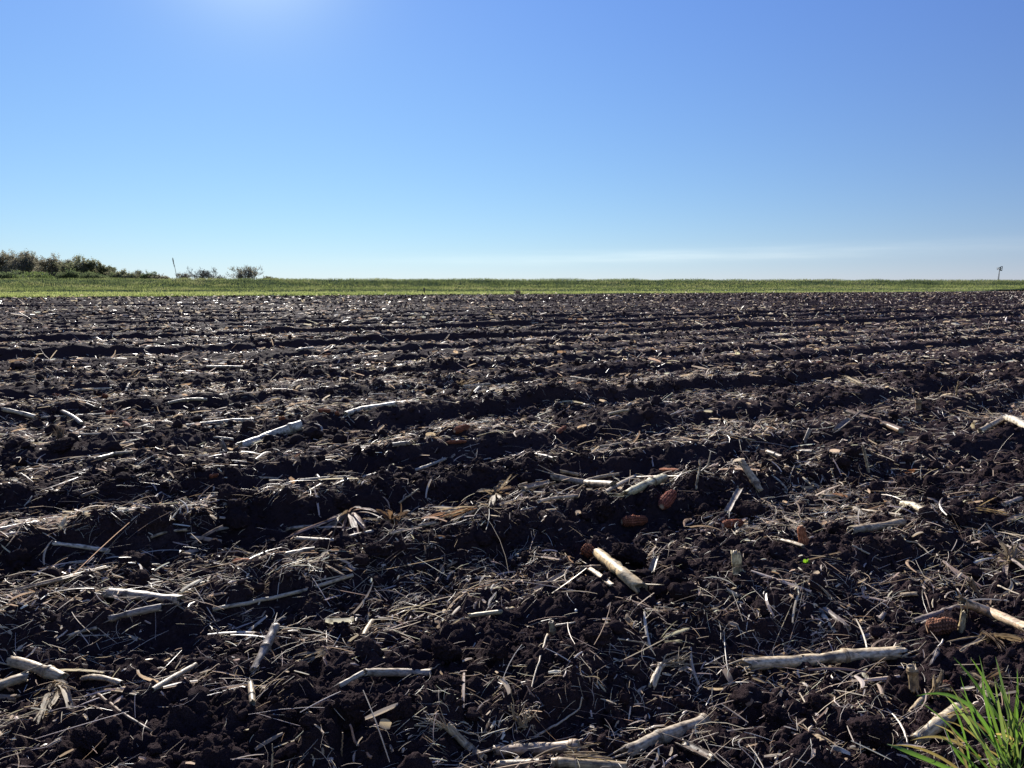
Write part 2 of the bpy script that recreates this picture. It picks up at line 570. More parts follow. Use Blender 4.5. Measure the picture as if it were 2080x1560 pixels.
def lay(x, y, yaw, L, r, lift0=.003, stick=.12):
    """rest straight pieces on the ground: position and pitch"""
    dx = .42 * L * np.cos(yaw); dy = .42 * L * np.sin(yaw)
    a = H(x - dx, y - dy); b = H(x + dx, y + dy); m = H(x, y)
    up = r.uniform(0, 1, len(x)) < stick
    ex = up * r.exponential(.35, len(x)) * L * .6
    sgn = r.choice([-1, 1], len(x))
    a2 = a + ex * (sgn < 0); b2 = b + ex * (sgn > 0)
    z = np.maximum((a2 + b2) / 2, m * .75 + .25 * (a2 + b2) / 2) + r.exponential(lift0, len(x)) - .001
    pitch = np.arctan2(b2 - a2, .84 * L)
    return np.stack([x, y, z], 1), np.clip(pitch, -1.2, 1.2)


def yaws(n, r, spread=.6):
    a = PHI - .1 + r.normal(0, spread, n)
    u = r.uniform(0, np.pi, n)
    return np.where(r.uniform(0, 1, n) < .62, a, u)


def build_litter():
    r = np.random.default_rng(77)
    V, Q, K, nv = [], [], [], 0

    def put(y0, y1, dens, Lmed, Lsig, wlo, whi, S, two, lift=.003, stick=.12, bend=.5, lmax=.25):
        nonlocal nv
        x, y = scatter(y0, y1, dens, r)
        if y0 < 6:
            for (a, b, rad) in HERO:
                dd = b[:2] - a[:2]; tt = np.clip(((x - a[0]) * dd[0] + (y - a[1]) * dd[1]) / (dd @ dd + 1e-9), 0, 1)
                ok = (np.hypot(x - a[0] - tt * dd[0], y - a[1] - tt * dd[1]) > rad * 1.3) | (r.uniform(0, 1, len(x)) < .3)
                x, y = x[ok], y[ok]
        n = len(x)
        L = np.clip(Lmed * np.exp(r.normal(0, Lsig, n)), Lmed * .25, lmax)
        W = np.exp(r.uniform(math.log(wlo), math.log(whi), n))
        yaw = yaws(n, r)
        pos, pitch = lay(x, y, yaw, L, r, lift, stick)
        v, q, c = ribbons(pos, yaw, pitch, r.normal(0, .9, n), L, W, r.normal(0, bend, n), np.abs(r.normal(0, .15, n)), S, straw_col(n, r), two)
        V.append(v); Q.append(q + nv); K.append(c); nv += len(v)
    # fine fibres, straws and chips: near
    put(.5, 2.2, 9500, .020, .6, .0004, .0011, 3, True, .0055, .3, .45, .10)
    put(.5, 2.2, 1000, .050, .5, .0007, .0020, 4, True, .007, .22, .16, .18)
    put(.5, 2.2, 2200, .011, .45, .002, .0055, 2, True, .005, .2, .3)
    put(.5, 2.2, 160, .075, .4, .003, .008, 5, True, .005, .15, .25, .22)
    put(2.2, 5, 2300, .026, .6, .0008, .0019, 3, True, .007, .22, .5, .18)
    put(2.2, 5, 480, .048, .5, .002, .005, 3, True, .004, .14, .4, .2)
    put(2.2, 5, 1000, .015, .45, .003, .008, 1, True, .003, .2, .3)
    put(5, 11, 430, .040, .55, .003, .007, 2, True, .006, .18, .5, .2)
    put(5, 11, 110, .040, .5, .006, .013, 2, True, .006, .2, .4, .22)
    put(11, 24, 75, .055, .5, .006, .014, 1, True, .010, .25, .3, .25)
    put(11, 24, 20, .050, .5, .012, .026, 1, True, .012, .3, .3, .25)
    put(11, 24, 5, .085, .4, .018, .042, 2, True, .02, .6, .4, .2)
    put(24, 100, 2.4, .12, .4, .03, .07, 2, True, .03, .7, .4, .25)
    put(24, 100, 8, .085, .5, .012, .034, 1, False, .02, .45, .3, .3)
    o = mesh_obj('straw_litter', np.concatenate(V), np.concatenate(Q), None, M_STRAW, np.concatenate(K), None, False)
    tag(o, 'chopped pale straw and fibres strewn over the dark soil', 'straw litter', kind='stuff')

    # leaf and husk scraps: wider, thin
    V, Q, K, nv = [], [], [], 0
    put(.5, 2.4, 190, .030, .5, .004, .013, 5, True, .006, .25, .5, .14)
    put(2.4, 6, 80, .036, .5, .005, .016, 4, True, .008, .25, .5, .16)
    put(6, 14, 22, .045, .5, .010, .026, 3, True, .010, .3, .5, .18)
    put(14, 30, 3, .07, .4, .015, .035, 2, True, .015, .3, .5, .25)
    o = mesh_obj('husk_litter', np.concatenate(V), np.concatenate(Q), None, M_HUSK, np.concatenate(K), None, True)
    tag(o, 'scraps of dry leaf and husk scattered between the ridges', 'husk litter', kind='stuff')


HERO = []        # segments of the hand-placed pieces: clods keep off them, litter mostly


# --- CLODS
def ico(sub):
    import bmesh
    bm = bmesh.new(); bmesh.ops.create_icosphere(bm, subdivisions=sub, radius=1)
    V = np.array([v.co[:] for v in bm.verts]); F = np.array([[v.index for v in f.verts] for f in bm.faces])
    bm.free()
    return V, F


def noise3(P, f, s):
    return (perlin(P[:, 0] * f + s, P[:, 1] * f - s, s) + perlin(P[:, 1] * f + 5.3, P[:, 2] * f + s, s + 1) + perlin(P[:, 2] * f - 2.1, P[:, 0] * f + 7, s + 2)) / 1.7


def lump(sub, s):
    V, F = ico(sub)
    d = 1 + .42 * noise3(V, 1.1, s) + .26 * (np.abs(noise3(V, 2.4, s + 3)) - .2)
    if sub >= 2: d = d + .20 * (np.abs(noise3(V, 5, s + 6)) - .2)
    if sub >= 3: d = d + .12 * noise3(V, 11, s + 9) 
    if sub >= 4: d = d + .07 * noise3(V, 24, s + 12)
    V = V * d[:, None] * np.array([1, .85, .68])
    return V, F


def rot_rand(n, r):
    q = r.normal(0, 1, (n, 4)); q /= np.linalg.norm(q, axis=1)[:, None]
    w_, x, y, z = q.T
    return np.stack([np.stack([1 - 2 * (y * y + z * z), 2 * (x * y - z * w_), 2 * (x * z + y * w_)], 1),
                     np.stack([2 * (x * y + z * w_), 1 - 2 * (x * x + z * z), 2 * (y * z - x * w_)], 1),
                     np.stack([2 * (x * z - y * w_), 2 * (y * z + x * w_), 1 - 2 * (x * x + y * y)], 1)], 1)


def build_clods():
    r = np.random.default_rng(9)
    V, T, nv = [], [], 0

    def put(y0, y1, dens, smin, smax, sub, alpha=2.2):
        nonlocal nv
        area = .9 * (y1 * y1 - y0 * y0) + 1.7 * (y1 - y0)
        n = int(area * dens)
        y = np.sqrt(r.uniform(y0 * y0, y1 * y1, n)); x = r.uniform(-1, 1, n) * (.9 * y + .85)
        p = (y - ROW * x) / NR
        k = (r.uniform(0, 1, n) < np.clip(.55 + .9 * perlin(x * 2.2, y * 2.2, 40), .1, 1)) & (p < EDGE_P)
        x, y = x[k], y[k]
        u = r.uniform(0, 1, len(x))
        s = (smin ** -alpha + u * (smax ** -alpha - smin ** -alpha)) ** (-1 / alpha)
        for (a, b, rad) in HERO:
            d = b[:2] - a[:2]; L2 = d @ d + 1e-9
            tt = np.clip(((x - a[0]) * d[0] + (y - a[1]) * d[1]) / L2, 0, 1)
            # keep clear on the piece and on the camera's side of it
            dist = np.hypot(x - a[0] - tt * d[0], y - a[1] - tt * d[1])
            ok = dist > rad + s * 1.0
            x, y, s = x[ok], y[ok], s[ok]
        z = H(x, y) + s * r.uniform(-.1, .45, len(x))
        Rm = rot_rand(len(x), r)
        lumps = [lump(sub, 10 + 17 * i) for i in range(10)]
        pick = r.integers(0, 10, len(x))
        for i, (lv, lf) in enumerate(lumps):
            ii = np.where(pick == i)[0]
            if not len(ii): continue
            P = np.einsum('nij,vj->nvi', Rm[ii], lv) * s[ii][:, None, None] + np.stack([x, y, z], 1)[ii][:, None, :]
            V.append(P.reshape(-1, 3))
            T.append((np.arange(len(ii))[:, None, None] * len(lv) + lf[None]).reshape(-1, 3) + nv)
            nv += P.shape[0] * P.shape[1]
    put(.5, 1.6, 22000, .0014, .0045, 1, 1.2)
    put(1.6, 2.6, 9000, .0022, .0065, 1, 1.2)
    put(.5, 2.4, 1900, .004, .010, 2, 1.6)
    put(.5, 2.4, 330, .008, .024, 3)
    put(.5, 2.6, 34, .018, .036, 4, 1.4)
    put(2.4, 6, 1500, .004, .014, 1)
    put(2.4, 6, 120, .012, .030, 2)
    put(2.6, 6, 16, .024, .042, 3)
    put(6, 15, 130, .011, .034, 1)
    put(15, 30, 26, .022, .06, 1)
    put(30, 75, 14, .035, .095, 1, 1.6)
    o = mesh_obj('soil_crumbs', np.concatenate(V), None, np.concatenate(T), M_SOIL)
    tag(o, 'loose crumbs and small clods of black soil over the ridges', 'soil crumbs', kind='stuff')
# --- HERO
def px_r(th, t):
    return .5 * th * t / FPX          # half thickness in metres of something th photo pixels thick, t = depth


TAN = (.42, .325, .20); PALE = (.47, .39, .275); BRN = (.24, .16, .095); GRY = (.27, .22, .175); DRK = (.16, .115, .08); YEL = (.50, .40, .215)


def place(pix, th, lifts=None, extra=0.0):
    """points of the photograph -> points on the soil, lifted so that the piece lies on it"""
    P = []; rr = []
    for i, (x, y) in enumerate(pix):
        lf = 0 if lifts is None else lifts[i]
        p, t = at(x, y, 0)
        r_ = px_r(th, t)
        p, t = at(x, y, r_ * .75 + lf)
        P.append(p); rr.append(px_r(th, t))
    P = np.array(P)
    S, _ = resample(P, 24)
    over = H(S[:, 0], S[:, 1]) - S[:, 2] + rr[0] * .2
    ex = np.clip(np.quantile(over, .8), 0, .02)
    P[:, 2] += ex * .6 + extra * rr[0]
    for a, b in zip(P[:-1], P[1:]):
        HERO.append((a, b, max(rr) + .004))
    return P, float(np.mean(rr))


def upright(x, y, top, th):
    """a piece standing at pixel (x, y) that reaches up to pixel top"""
    p, t = at(x, y, 0)
    d = ray(*top)
    q = d * t; q[2] += CAM_H
    HERO.append((p, p + np.array([0, .01, 0]), px_r(th, t) + .004))
    return np.array([p - np.array([0, 0, .006]), q]), px_r(th, t)


def stalk(pix, th, label, c=TAN, nodes=(.45,), jag=(.8, .5), lifts=None, split=False, stand=False, taper=1.0, name='corn_stalk',
          cat='corn stalk', splinters=2, seed=None, group=None, P=None, r=None):
    rs = np.random.default_rng(seed if seed is not None else abs(hash(label)) % 99991 if False else sum(map(ord, label)))
    if P is None:
        P, r = upright(pix[0][0], pix[0][1], pix[1], th) if stand else place(pix, th, lifts, .55 if split else 0)
    L = np.linalg.norm(np.diff(P, axis=0), axis=1).sum()
    n = int(np.clip(L / (r * .55), 8, 64))
    S, s = resample(P, n)
    if len(P) == 2:                                   # a slight natural bow
        b = rs.normal(0, .022) * L
        S[:, 2] += abs(b) * np.sin(np.linspace(0, np.pi, n)); S[:, 0] += b * .5 * np.sin(np.linspace(0, np.pi, n))
    T, A, B = frames(S)
    k = 18
    u = s / max(L, 1e-6)
    th_ = np.arange(k) / k * 2 * np.pi
    rad = r * (1 + (taper - 1) * u)
    rad = rad * (1 + .05 * perlin(u * 7 + rs.uniform(0, 50), u * 0 + .3, 50))
    for nd in nodes:
        rad = rad * (1 + .17 * np.exp(-((u - nd) * L / (r * .55)) ** 2))
    for _ in range(2):                                 # crushed spots
        rad = rad * (1 - rs.uniform(.05, .22) * np.exp(-((u - rs.uniform(.05, .95)) * L / (r * rs.uniform(.8, 2.2))) ** 2))
    th0 = rs.uniform(0, 6.28)
    sq = rs.uniform(.82, .97)
    prof = np.ones(k) - .16 * np.exp(-((np.angle(np.exp(1j * (th_ - th0)))) / .45) ** 2)
    ca, sa = np.cos(th_), np.sin(th_) * sq
    if split:                                          # half a stem: flat open pith on one side
        sa = np.where(sa > 0, .10 - .55 * (1 - ca ** 2), sa)
    rr = rad[:, None] * prof[None, :] * (1 + .07 * perlin(np.tile(th_ * 3, (n, 1)), np.repeat(u[:, None] * L / r * .5, k, 1), 51))
    V = S[:, None, :] + rr[:, :, None] * (ca[None, :, None] * A[:, None, :] + sa[None, :, None] * B[:, None, :])
    # ragged ends
    o0 = np.abs(perlin(th_ * 1.6 + rs.uniform(0, 40), th_ * 0, 52)) * jag[0] * r * 4.4
    o1 = np.abs(perlin(th_ * 1.6 + rs.uniform(0, 40), th_ * 0 + 4, 53)) * jag[1] * r * 4.4
    V[0] += T[0][None, :] * o0[:, None]; V[-1] -= T[-1][None, :] * o1[:, None]
    if n > 10:
        V[1] += T[0][None, :] * np.maximum(0, o0 - .5 * r)[:, None]; V[-2] -= T[-1][None, :] * np.maximum(0, o1 - .5 * r)[:, None]
    base = np.asarray(c, float) * rs.normal(1, .06)
    col = np.broadcast_to(base, (n, k, 3)).copy()
    mott = 1 + .4 * perlin(np.tile(th_ * 1.3, (n, 1)) + 9, np.repeat(u[:, None] * 6, k, 1) + rs.uniform(0, 30), 54)
    col *= mott[:, :, None]
    if split: col[:, np.sin(th_) > 0] *= np.array([.82, .78, .72])
    # inner rings and pith at both ends
    pith = np.asarray((.60, .52, .38)) * rs.uniform(.35, .95)
    vs_ = [V.reshape(-1, 3)]; cs_ = [col.reshape(-1, 3)]
    fib = np.stack([np.tile(np.arange(k) / k, n), np.repeat(s / .18, k)], 1); fs = [fib]
    q = list(map(tuple, grid_quads(n, k, True)))
    tr = []
    off = n * k
    for e, sg in ((0, 1), (-1, -1)):
        ring = V[e]; cen = ring.mean(0)
        inner = cen + (ring - cen) * .74
        deep = inner + T[e] * sg * r * .7
        i0 = 0 if e == 0 else (n - 1) * k
        vs_.append(inner); vs_.append(deep * .8 + .2 * deep.mean(0)); vs_.append(deep.mean(0)[None])
        cs_.append(np.tile(pith, (k, 1))); cs_.append(np.tile(pith * .8, (k, 1))); cs_.append(pith[None] * .8)
        fs.append(np.zeros((2 * k + 1, 2)))
        for j in range(k):
            j2 = (j + 1) % k
            a = (i0 + j, i0 + j2, off + j2, off + j); b = (off + j, off + j2, off + k + j2, off + k + j)
            cc = (off + k + j, off + k + j2, off + 2 * k)
            if e == 0: a, b, cc = a[::-1], b[::-1], cc[::-1]
            q += [a, b]; tr.append(cc)
        off += 2 * k + 1
    org = S[n // 2]
    o = mesh_obj(name, np.concatenate(vs_), q, tr, M_STALK, np.concatenate(cs_), np.concatenate(fs), True, None, org)
    tag(o, label, cat, group)
    for nd in nodes:
        i = int(np.clip(nd * (n - 1), 1, n - 2)); mb = MB()
        hw = r * .26
        pts = S[i][None, :] + T[i][None, :] * np.array([-hw * 1.5, -hw, -hw * .2, hw * .5, hw, hw * 1.5])[:, None]
        rb = rad[i] * np.array([.97, 1.05, 1.03, 1.07, 1.06, .97])
        t_, a_, b_ = T[i], A[i], B[i]
        vv = pts[:, None, :] + rb[:, None, None] * prof[None, :, None] * (ca[None, :, None] * a_ + sa[None, :, None] * b_)
        cc = np.array([.9, .55, .8, .5, .75, 1.0])[:, None] * (base * np.array([.92, .84, .74]))[None, :]
        mb.add(vv.reshape(-1, 3), grid_quads(6, k, True), None, np.repeat(cc, k, 0), np.stack([np.tile(np.arange(k) / k, 6), np.repeat(np.arange(6) / 20, k)], 1))
        mb.build('node', M_STALK, o, org)
    if splinters:
        for e in range(splinters):
            mb = MB()
            end = 0 if rs.uniform() < .6 else -1
            sg = -1 if end == 0 else 1
            a0 = rs.uniform(0, 2 * np.pi)
            st = S[end] + r * .9 * (np.cos(a0) * A[end] + np.sin(a0) * abs(sq) * B[end])
            ln = r * rs.uniform(1.2, 4.5)
            dirn = T[end] * sg + rs.normal(0, .22, 3)
            pts = st[None, :] - T[end] * sg * r * 1.2 + dirn[None, :] * (np.linspace(0, 1, 5)[:, None] * (ln + r * 1.2))
            pts[:, 2] = np.maximum(pts[:, 2], H(pts[:, 0], pts[:, 1]) + .001)
            tube(mb, pts, r * np.array([.14, .16, .13, .09, .03]), 5, base * rs.uniform(.8, 1.15))
            mb.build('splinter', M_STALK, o, org)
    return o


def straw(pix, th, label, c=PALE, lifts=None, stand=False, name='straw', cat='straw', forks=(), taper=.6):
    P, r = upright(pix[0][0], pix[0][1], pix[1], th) if stand else place(pix, th, lifts)
    rs = np.random.default_rng(sum(map(ord, label)))
    S, s = resample(P, 14)
    S[1:-1] += rs.normal(0, r * .25, (12, 3))
    mb = MB()
    tube(mb, S, r * np.linspace(1, taper, 14), 8, np.asarray(c) * rs.normal(1, .05))
    o = mb.build(name, M_STALK, None, S[7])
    tag(o, label, cat)
    for f in forks:
        mb = MB()
        Pf = []
        i = int(f[0] * 13)
        for dx, dy in f[1]:
            d = ray(dx, dy)
            t0 = S[i][1] / ray(*pix[0])[1]
            t = t0 * f[2] if len(f) > 2 else t0
            q = d * (S[i][1] / d[1]); q[2] += CAM_H; Pf.append(q)
        Sf, _ = resample(np.array([S[i]] + Pf), 8)
        tube(mb, Sf, r * np.linspace(.85, .4, 8), 7, np.asarray(c))
        mb.build('side_stem', M_STALK, o, S[7])
    return o


def cob(pix, th, label, c=(.30, .115, .06), lifts=None, stand=False, group=None, P=None, r=None):
    if P is None:
        P, r = upright(pix[0][0], pix[0][1], pix[1], th) if stand else place(pix, th, lifts)
    rs = np.random.default_rng(sum(map(ord, label)))
    n, k = 56, 78
    S, s = resample(P, n); L = s[-1]
    if L < 2.0 * r:
        mid = S.mean(0); S = mid + (S - mid) * (2.0 * r / max(L, 1e-4)); s = s * (2.0 * r / max(L, 1e-4)); L = 2.0 * r
    T, A, B = frames(S)
    u = s / L
    th_ = np.arange(k) / k * 2 * np.pi
    rows_ = 13; along = max(5, round(L / (r * .30)))
    kern = (.5 + .5 * np.cos(rows_ * th_))[None, :] * (.5 + .5 * np.cos(2 * np.pi * (along * u[:, None] + .5 * (np.floor(th_ / (2 * np.pi) * rows_ + .5) % 2)[None, :])))
    env = np.sqrt(np.clip(1 - np.abs(2 * u - 1) ** 5, .0, 1)) * (1 - .18 * u)
    env[0] = .55; env[-1] = .45
    rad = r * env[:, None] * (.90 + .13 * kern ** .7 + .05 * rs.normal(0, 1, (n, k)) + .16 * perlin(np.tile(th_ * 1.1, (n, 1)) + 3, np.repeat(u[:, None] * 5, k, 1) + rs.uniform(0, 40), 56))
    V = S[:, None, :] + rad[:, :, None] * (np.cos(th_)[None, :, None] * A[:, None, :] + np.sin(th_)[None, :, None] * B[:, None, :])
    cc = np.asarray(c)[None, None, :] * (.35 + .95 * kern[:, :, None]) * (1 + .5 * perlin(np.tile(th_ * 1.4, (n, 1)), np.repeat(u[:, None] * 4, k, 1) + 7, 57))[:, :, None] * (1 + .28 * rs.normal(0, 1, (n, k, 1)))
    org = S[n // 2]
    mb = MB(); mb.add(V.reshape(-1, 3), grid_quads(n, k, True), None, np.clip(cc.reshape(-1, 3), .01, .7))
    o = mb.build('corn_cob', M_COB, None, org)
    tag(o, label, 'corn cob', group)
    mb = MB()
    for e, sg in ((0, 1), (n - 1, -1)):
        ring = V[e]; cen = ring.mean(0) - T[e] * sg * r * .06
        VV = np.concatenate([ring, cen + (ring - cen) * .5, cen[None] + T[e] * sg * r * .15])
        q = [(j, (j + 1) % k, k + (j + 1) % k, k + j) for j in range(k)]; t = [(k + j, k + (j + 1) % k, 2 * k) for j in range(k)]
        if sg > 0: q = [x[::-1] for x in q]; t = [x[::-1] for x in t]
        cl = np.concatenate([np.tile(np.asarray(c) * .6, (k, 1)), np.tile((.42, .30, .2), (k, 1)), [(.5, .4, .28)]])
        mb.add(VV, q, t, cl)
    mb.build('pith_core', M_COB, o, org)
    return o


def husk_leaf(base, dirv, up, L, W, rs, c, curl=.6, bend=.5, rip=.17):
    n, k = 14, 9
    d = np.asarray(dirv, float); d /= np.linalg.norm(d)
    up = np.asarray(up, float); up = up - (up @ d) * d; up /= np.linalg.norm(up) + 1e-9
    sd = np.cross(d, up)
    u = np.linspace(0, 1, n)[:, None]; v = np.linspace(-1, 1, k)[None, :]
    wid = W * .5 * np.minimum(1, u * 5 + .35) * np.minimum(1, (1 - u) * 4 + .12) ** .8 * (1 + .3 * perlin(u * 3.1 + rs.uniform(0, 40), u * 0, 63))
    ang = v * curl * 1.6
    x = wid * np.sin(ang) / max(curl * 1.6, .05); h = wid * (1 - np.cos(ang)) / max(curl * 1.6, .05)
    a = bend * u
    f = L * np.sin(a) / max(abs(bend), .02) * np.sign(bend) if abs(bend) > .02 else L * u
    g = -L * (1 - np.cos(a)) / max(abs(bend), .02)
    o1, o2 = rs.uniform(0, 50, 2)
    ripple = rip * W * (perlin(np.repeat(u * 3.2, k, 1) + o1, np.repeat(v * 1.3, n, 0) + o2, 60) + .22 * np.cos(np.repeat(v * 7.5, n, 0) + o1) + .6 * perlin(np.repeat(u * 9, k, 1) + o1, np.repeat(v * 3, n, 0) + o2, 61))
    P = np.asarray(base)[None, None, :] + f[:, :, None] * d + (x)[:, :, None] * sd + (h + g + ripple)[:, :, None] * up
    jag = rs.uniform(.0, 1.0, k); P[-1] = P[-1] * jag[:, None] + P[-3] * (1 - jag[:, None]); P[-2] = P[-2] * jag[:, None] + P[-4] * (1 - jag[:, None])
    col = np.asarray(c)[None, None, :] * (1 + .18 * perlin(np.repeat(v * 4, n, 0) + o1, np.repeat(u * .8, k, 1), 62))[:, :, None]
    fib = np.stack([np.repeat(v, n, 0).ravel() * .8, np.repeat(u, k, 1).ravel() * .25], 1)
    return P.reshape(-1, 3), grid_quads(n, k, False), col.reshape(-1, 3), fib


def husk(pix, leaves, label, cat='corn husk', name='corn_husk'):
    """pix: place of the base; leaves: (tip pixel, width px, lift at tip px, curl, bend, colour)"""
    b, t = at(*pix, .008)
    rs = np.random.default_rng(sum(map(ord, label)))
    e = empty(name, b); tag(e, label, cat)
    HERO.append((b, b + np.array([.01, 0, 0]), .012))
    for (tip, wpx, lift, curl, bend, c) in leaves:
        # the tip stands at the base's own distance, a little nearer or farther
        d = ray(*tip); tt = t * (1 + rs.uniform(-.02, .02))
        q = d * tt; q[2] += CAM_H
        hz = float(H(q[0], q[1]))
        if q[2] < hz + .004:
            q, tt = at(*tip, .006)
        dv0 = q - b; L = min(np.linalg.norm(dv0), .35)
        for (ws, ls, jit) in ((.62, 1.0, 0), (.34, rs.uniform(.6, 1.1), .16), (.30, rs.uniform(.45, 1.0), .26), (.22, rs.uniform(.4, .9), .3)):
            mb = MB()
            upv = np.array([rs.normal(0, .4), -.35 + rs.normal(0, .4), 1])
            dv = dv0 + rs.normal(0, 1, 3) * L * jit + np.array([0, 0, L * bend * .45])
            v4 = husk_leaf(b + rs.normal(0, .004, 3), dv, upv, L * ls, wpx * t / FPX * ws, rs, np.asarray(c) * rs.uniform(.65, 1.1), curl * rs.uniform(.7, 1.5), bend * rs.uniform(.3, 1.6))
            v4[0][:, 2] = np.maximum(v4[0][:, 2], H(v4[0][:, 0], v4[0][:, 1]) - .002)
            mb.add(v4[0], v4[1], None, v4[2], v4[3])
            mb.build('husk_leaf', M_HUSK, e, b)
        HERO.append((b, q, .006))
    return e


def roots(pix, tips, n, label, c=PALE, th=3.0, stub=None):
    b, t = at(*pix, .004)
    rs = np.random.default_rng(sum(map(ord, label)))
    mb = MB()
    for i in range(n):
        k = rs.integers(0, len(tips))
        d = ray(tips[k][0] + rs.normal(0, 9), tips[k][1] + rs.normal(0, 7)); q = d * t * rs.uniform(.985, 1.015); q[2] += CAM_H
        q[2] = max(q[2], float(H(q[0], q[1])) + .002)
        m = (b + q) / 2 + rs.normal(0, .12, 3) * np.linalg.norm(q - b); m[2] = max(m[2], float(H(m[0], m[1])) + .003)
        u = np.linspace(0, 1, 10)[:, None]
        S = (1 - u) ** 2 * b + 2 * u * (1 - u) * m + u * u * q
        S[1:] += rs.normal(0, .0012, (9, 3))
        r = px_r(th, t) * rs.uniform(.6, 1.1)
        tube(mb, S, r * np.linspace(1, .4, 10), 5, np.asarray(c) * rs.uniform(.75, 1.1))
    o = mb.build('root_bundle', M_STALK, None, b)
    tag(o, label, 'root bundle')
    return o


def clod(x, y, rp, label, flat=.85):
    """a big lump whose middle shows at pixel (x, y) with radius rp pixels"""
    p, t = at(x, y + rp * .6, 0)
    r = rp * t / FPX
    V, F = lump(5, sum(map(ord, label)) % 300)
    rs = np.random.default_rng(sum(map(ord, label)))
    Rm = rot_rand(1, rs)[0]
    V = V @ Rm.T; V[:, 2] *= flat
    V = V * r * 1.08
    org = p + np.array([0, r * .6, r * .45])
    HERO.append((org, org + np.array([.001, 0, 0]), r * .8))
    o = mesh_obj('soil_clod', V, None, F, M_SOIL); o.location = tuple(org)
    tag(o, label, 'soil clod', group='large clods of black soil')
    return o
# --- HERO DATA
S_ = stalk
# bottom left
S_([(28, 1203), (130, 1178), (228, 1152)], 15, 'long split pale stalk slanting up along the ridge above the leftmost clods', TAN, (.55,), splinters=4, split=True)
S_([(213, 1206), (372, 1222)], 24, 'thick grey brown split stalk with a pale broken left end, half sunk in soil', (.30, .24, .18), (.3,), splinters=3)
S_([(220, 1258), (330, 1233)], 16, 'pale edged stalk lying just below the thick grey split stalk', GRY, (.35,), splinters=3)
S_([(136, 1294), (198, 1275)], 10, 'short pale stem sliver under the pale edged stalk', PALE, (), splinters=2)
S_([(20, 1342), (132, 1378)], 23, 'tan stalk with frayed ends leaning over a pale husk at the left', TAN, (.72,), splinters=4)
S_([(-14, 1397), (60, 1373)], 25, 'cut stalk end with whitish top poking in from the left edge', TAN, (), splinters=2)
S_([(-10, 1418), (38, 1420)], 19, 'short blunt brown stalk at the left edge below the whitish cut one', BRN, (), splinters=1)
S_([(168, 1378), (249, 1389)], 13, 'small tan stalk piece lying right of the pale husk at lower left', TAN, (.3,), splinters=2)
S_([(308, 1402), (398, 1350)], 11, 'straight slim pale stem slanting up right, alone on dark soil at lower left', PALE, (), splinters=1, jag=(.3, .3))
S_([(198, 1407), (278, 1414)], 11, 'flattened pale stalk scrap between the small tan stalk and the curved straws', TAN, (), splinters=4, split=True)
S_([(516, 1366), (561, 1270)], 20, 'dark grey weathered stalk leaning steeply up right on a clod', GRY, (.5,), lifts=(0, .015), splinters=2)
S_([(513, 1430), (508, 1385)], 13, 'short tan stub standing below the dark leaning stalk', TAN, (.4,), lifts=(0, .01), splinters=1)
straw([(187, 1401), (250, 1452), (310, 1488)], 8, 'brown knobbly twig running down right across the lower left litter', BRN)
husk((118, 1392), [((152, 1440), 26, 0, .5, .5, PALE), ((118, 1440), 22, 0, .6, .3, PALE), ((92, 1412), 16, 0, .5, .4, TAN), ((150, 1392), 13, 0, .4, .5, PALE)],
     'crumpled whitish husk hanging off the frayed tan stalk at lower left')
husk((84, 1452), [((66, 1490), 12, 0, .5, .4, PALE), ((128, 1446), 10, 0, .5, .3, TAN)], 'bent pale leaf scrap lying below the crumpled whitish husk')
# bottom middle
straw([(432, 1238), (520, 1222), (620, 1198), (717, 1168)], 8, 'very long flat pale straw slanting up right across the left middle', PALE, taper=1.0)
S_([(738, 1292), (756, 1262)], 11, 'small brown stub leaning on dark soil above the bent pale stalk', TAN, (), lifts=(0, .008), splinters=0, jag=(.3, .3))
S_([(740, 1366), (810, 1366), (878, 1367)], 17, 'smooth pale level half of the stalk broken in two at lower middle', PALE, (), splinters=1, jag=(.25, .6))
S_([(689, 1394), (741, 1365)], 12, 'slim pale slanting half of the stalk broken in two at lower middle', PALE, (), splinters=1, jag=(.3, .3))
husk((660, 1322), [((592, 1340), 13, 0, .4, .2, PALE), ((610, 1352), 10, 0, .4, .3, PALE), ((668, 1342), 9, 0, .5, .4, (.5, .36, .3))], 'torn pale husk strips fanned out left of the small brown stub')
S_([(905, 1470), (946, 1512), (984, 1543)], 19, 'tan stalk slanting down right under a tangle of roots at the bottom', TAN, (.6,), splinters=3)
S_([(1000, 1526), (1100, 1521), (1177, 1516)], 27, 'thick brown level stalk near the bottom edge, cut square at its right end', (.42, .31, .2), (.93,), splinters=2, jag=(.5, .2))
S_([(1008, 1562), (1145, 1556), (1276, 1566)], 20, 'pale stalk with a node cut off by the bottom edge', TAN, (.5,), splinters=3)
straw([(694, 1534), (696, 1488)], 5, 'short upright brown stick in front of the largest dark clod', BRN, stand=True)
straw([(755, 1548), (722, 1516), (711, 1480)], 7, 'curved reddish brown root bending up beside the largest dark clod', (.34, .2, .13), lifts=(0, .004, .014))
straw([(553, 1566), (553, 1511)], 7, 'pointed tan splinter standing at the bottom edge, left of the largest clod', TAN, stand=True, taper=.2)
roots((900, 1478), [(842, 1448), (835, 1500), (870, 1545), (980, 1500), (800, 1540), (930, 1462)], 15, 'tangle of pale fibrous roots above the bottom tan stalk', PALE, 4)
S_([(950, 1251), (1016, 1243), (1042, 1236)], 10, 'slim yellowish stalk piece on a ridge in the lower middle', YEL, (.8,), splinters=2)
husk((990, 1236), [((1008, 1210), 13, 0, .6, .3, (.5, .5, .52))], 'silvery folded leaf chip standing above the slim yellowish stalk', cat='leaf chip', name='leaf_chip')
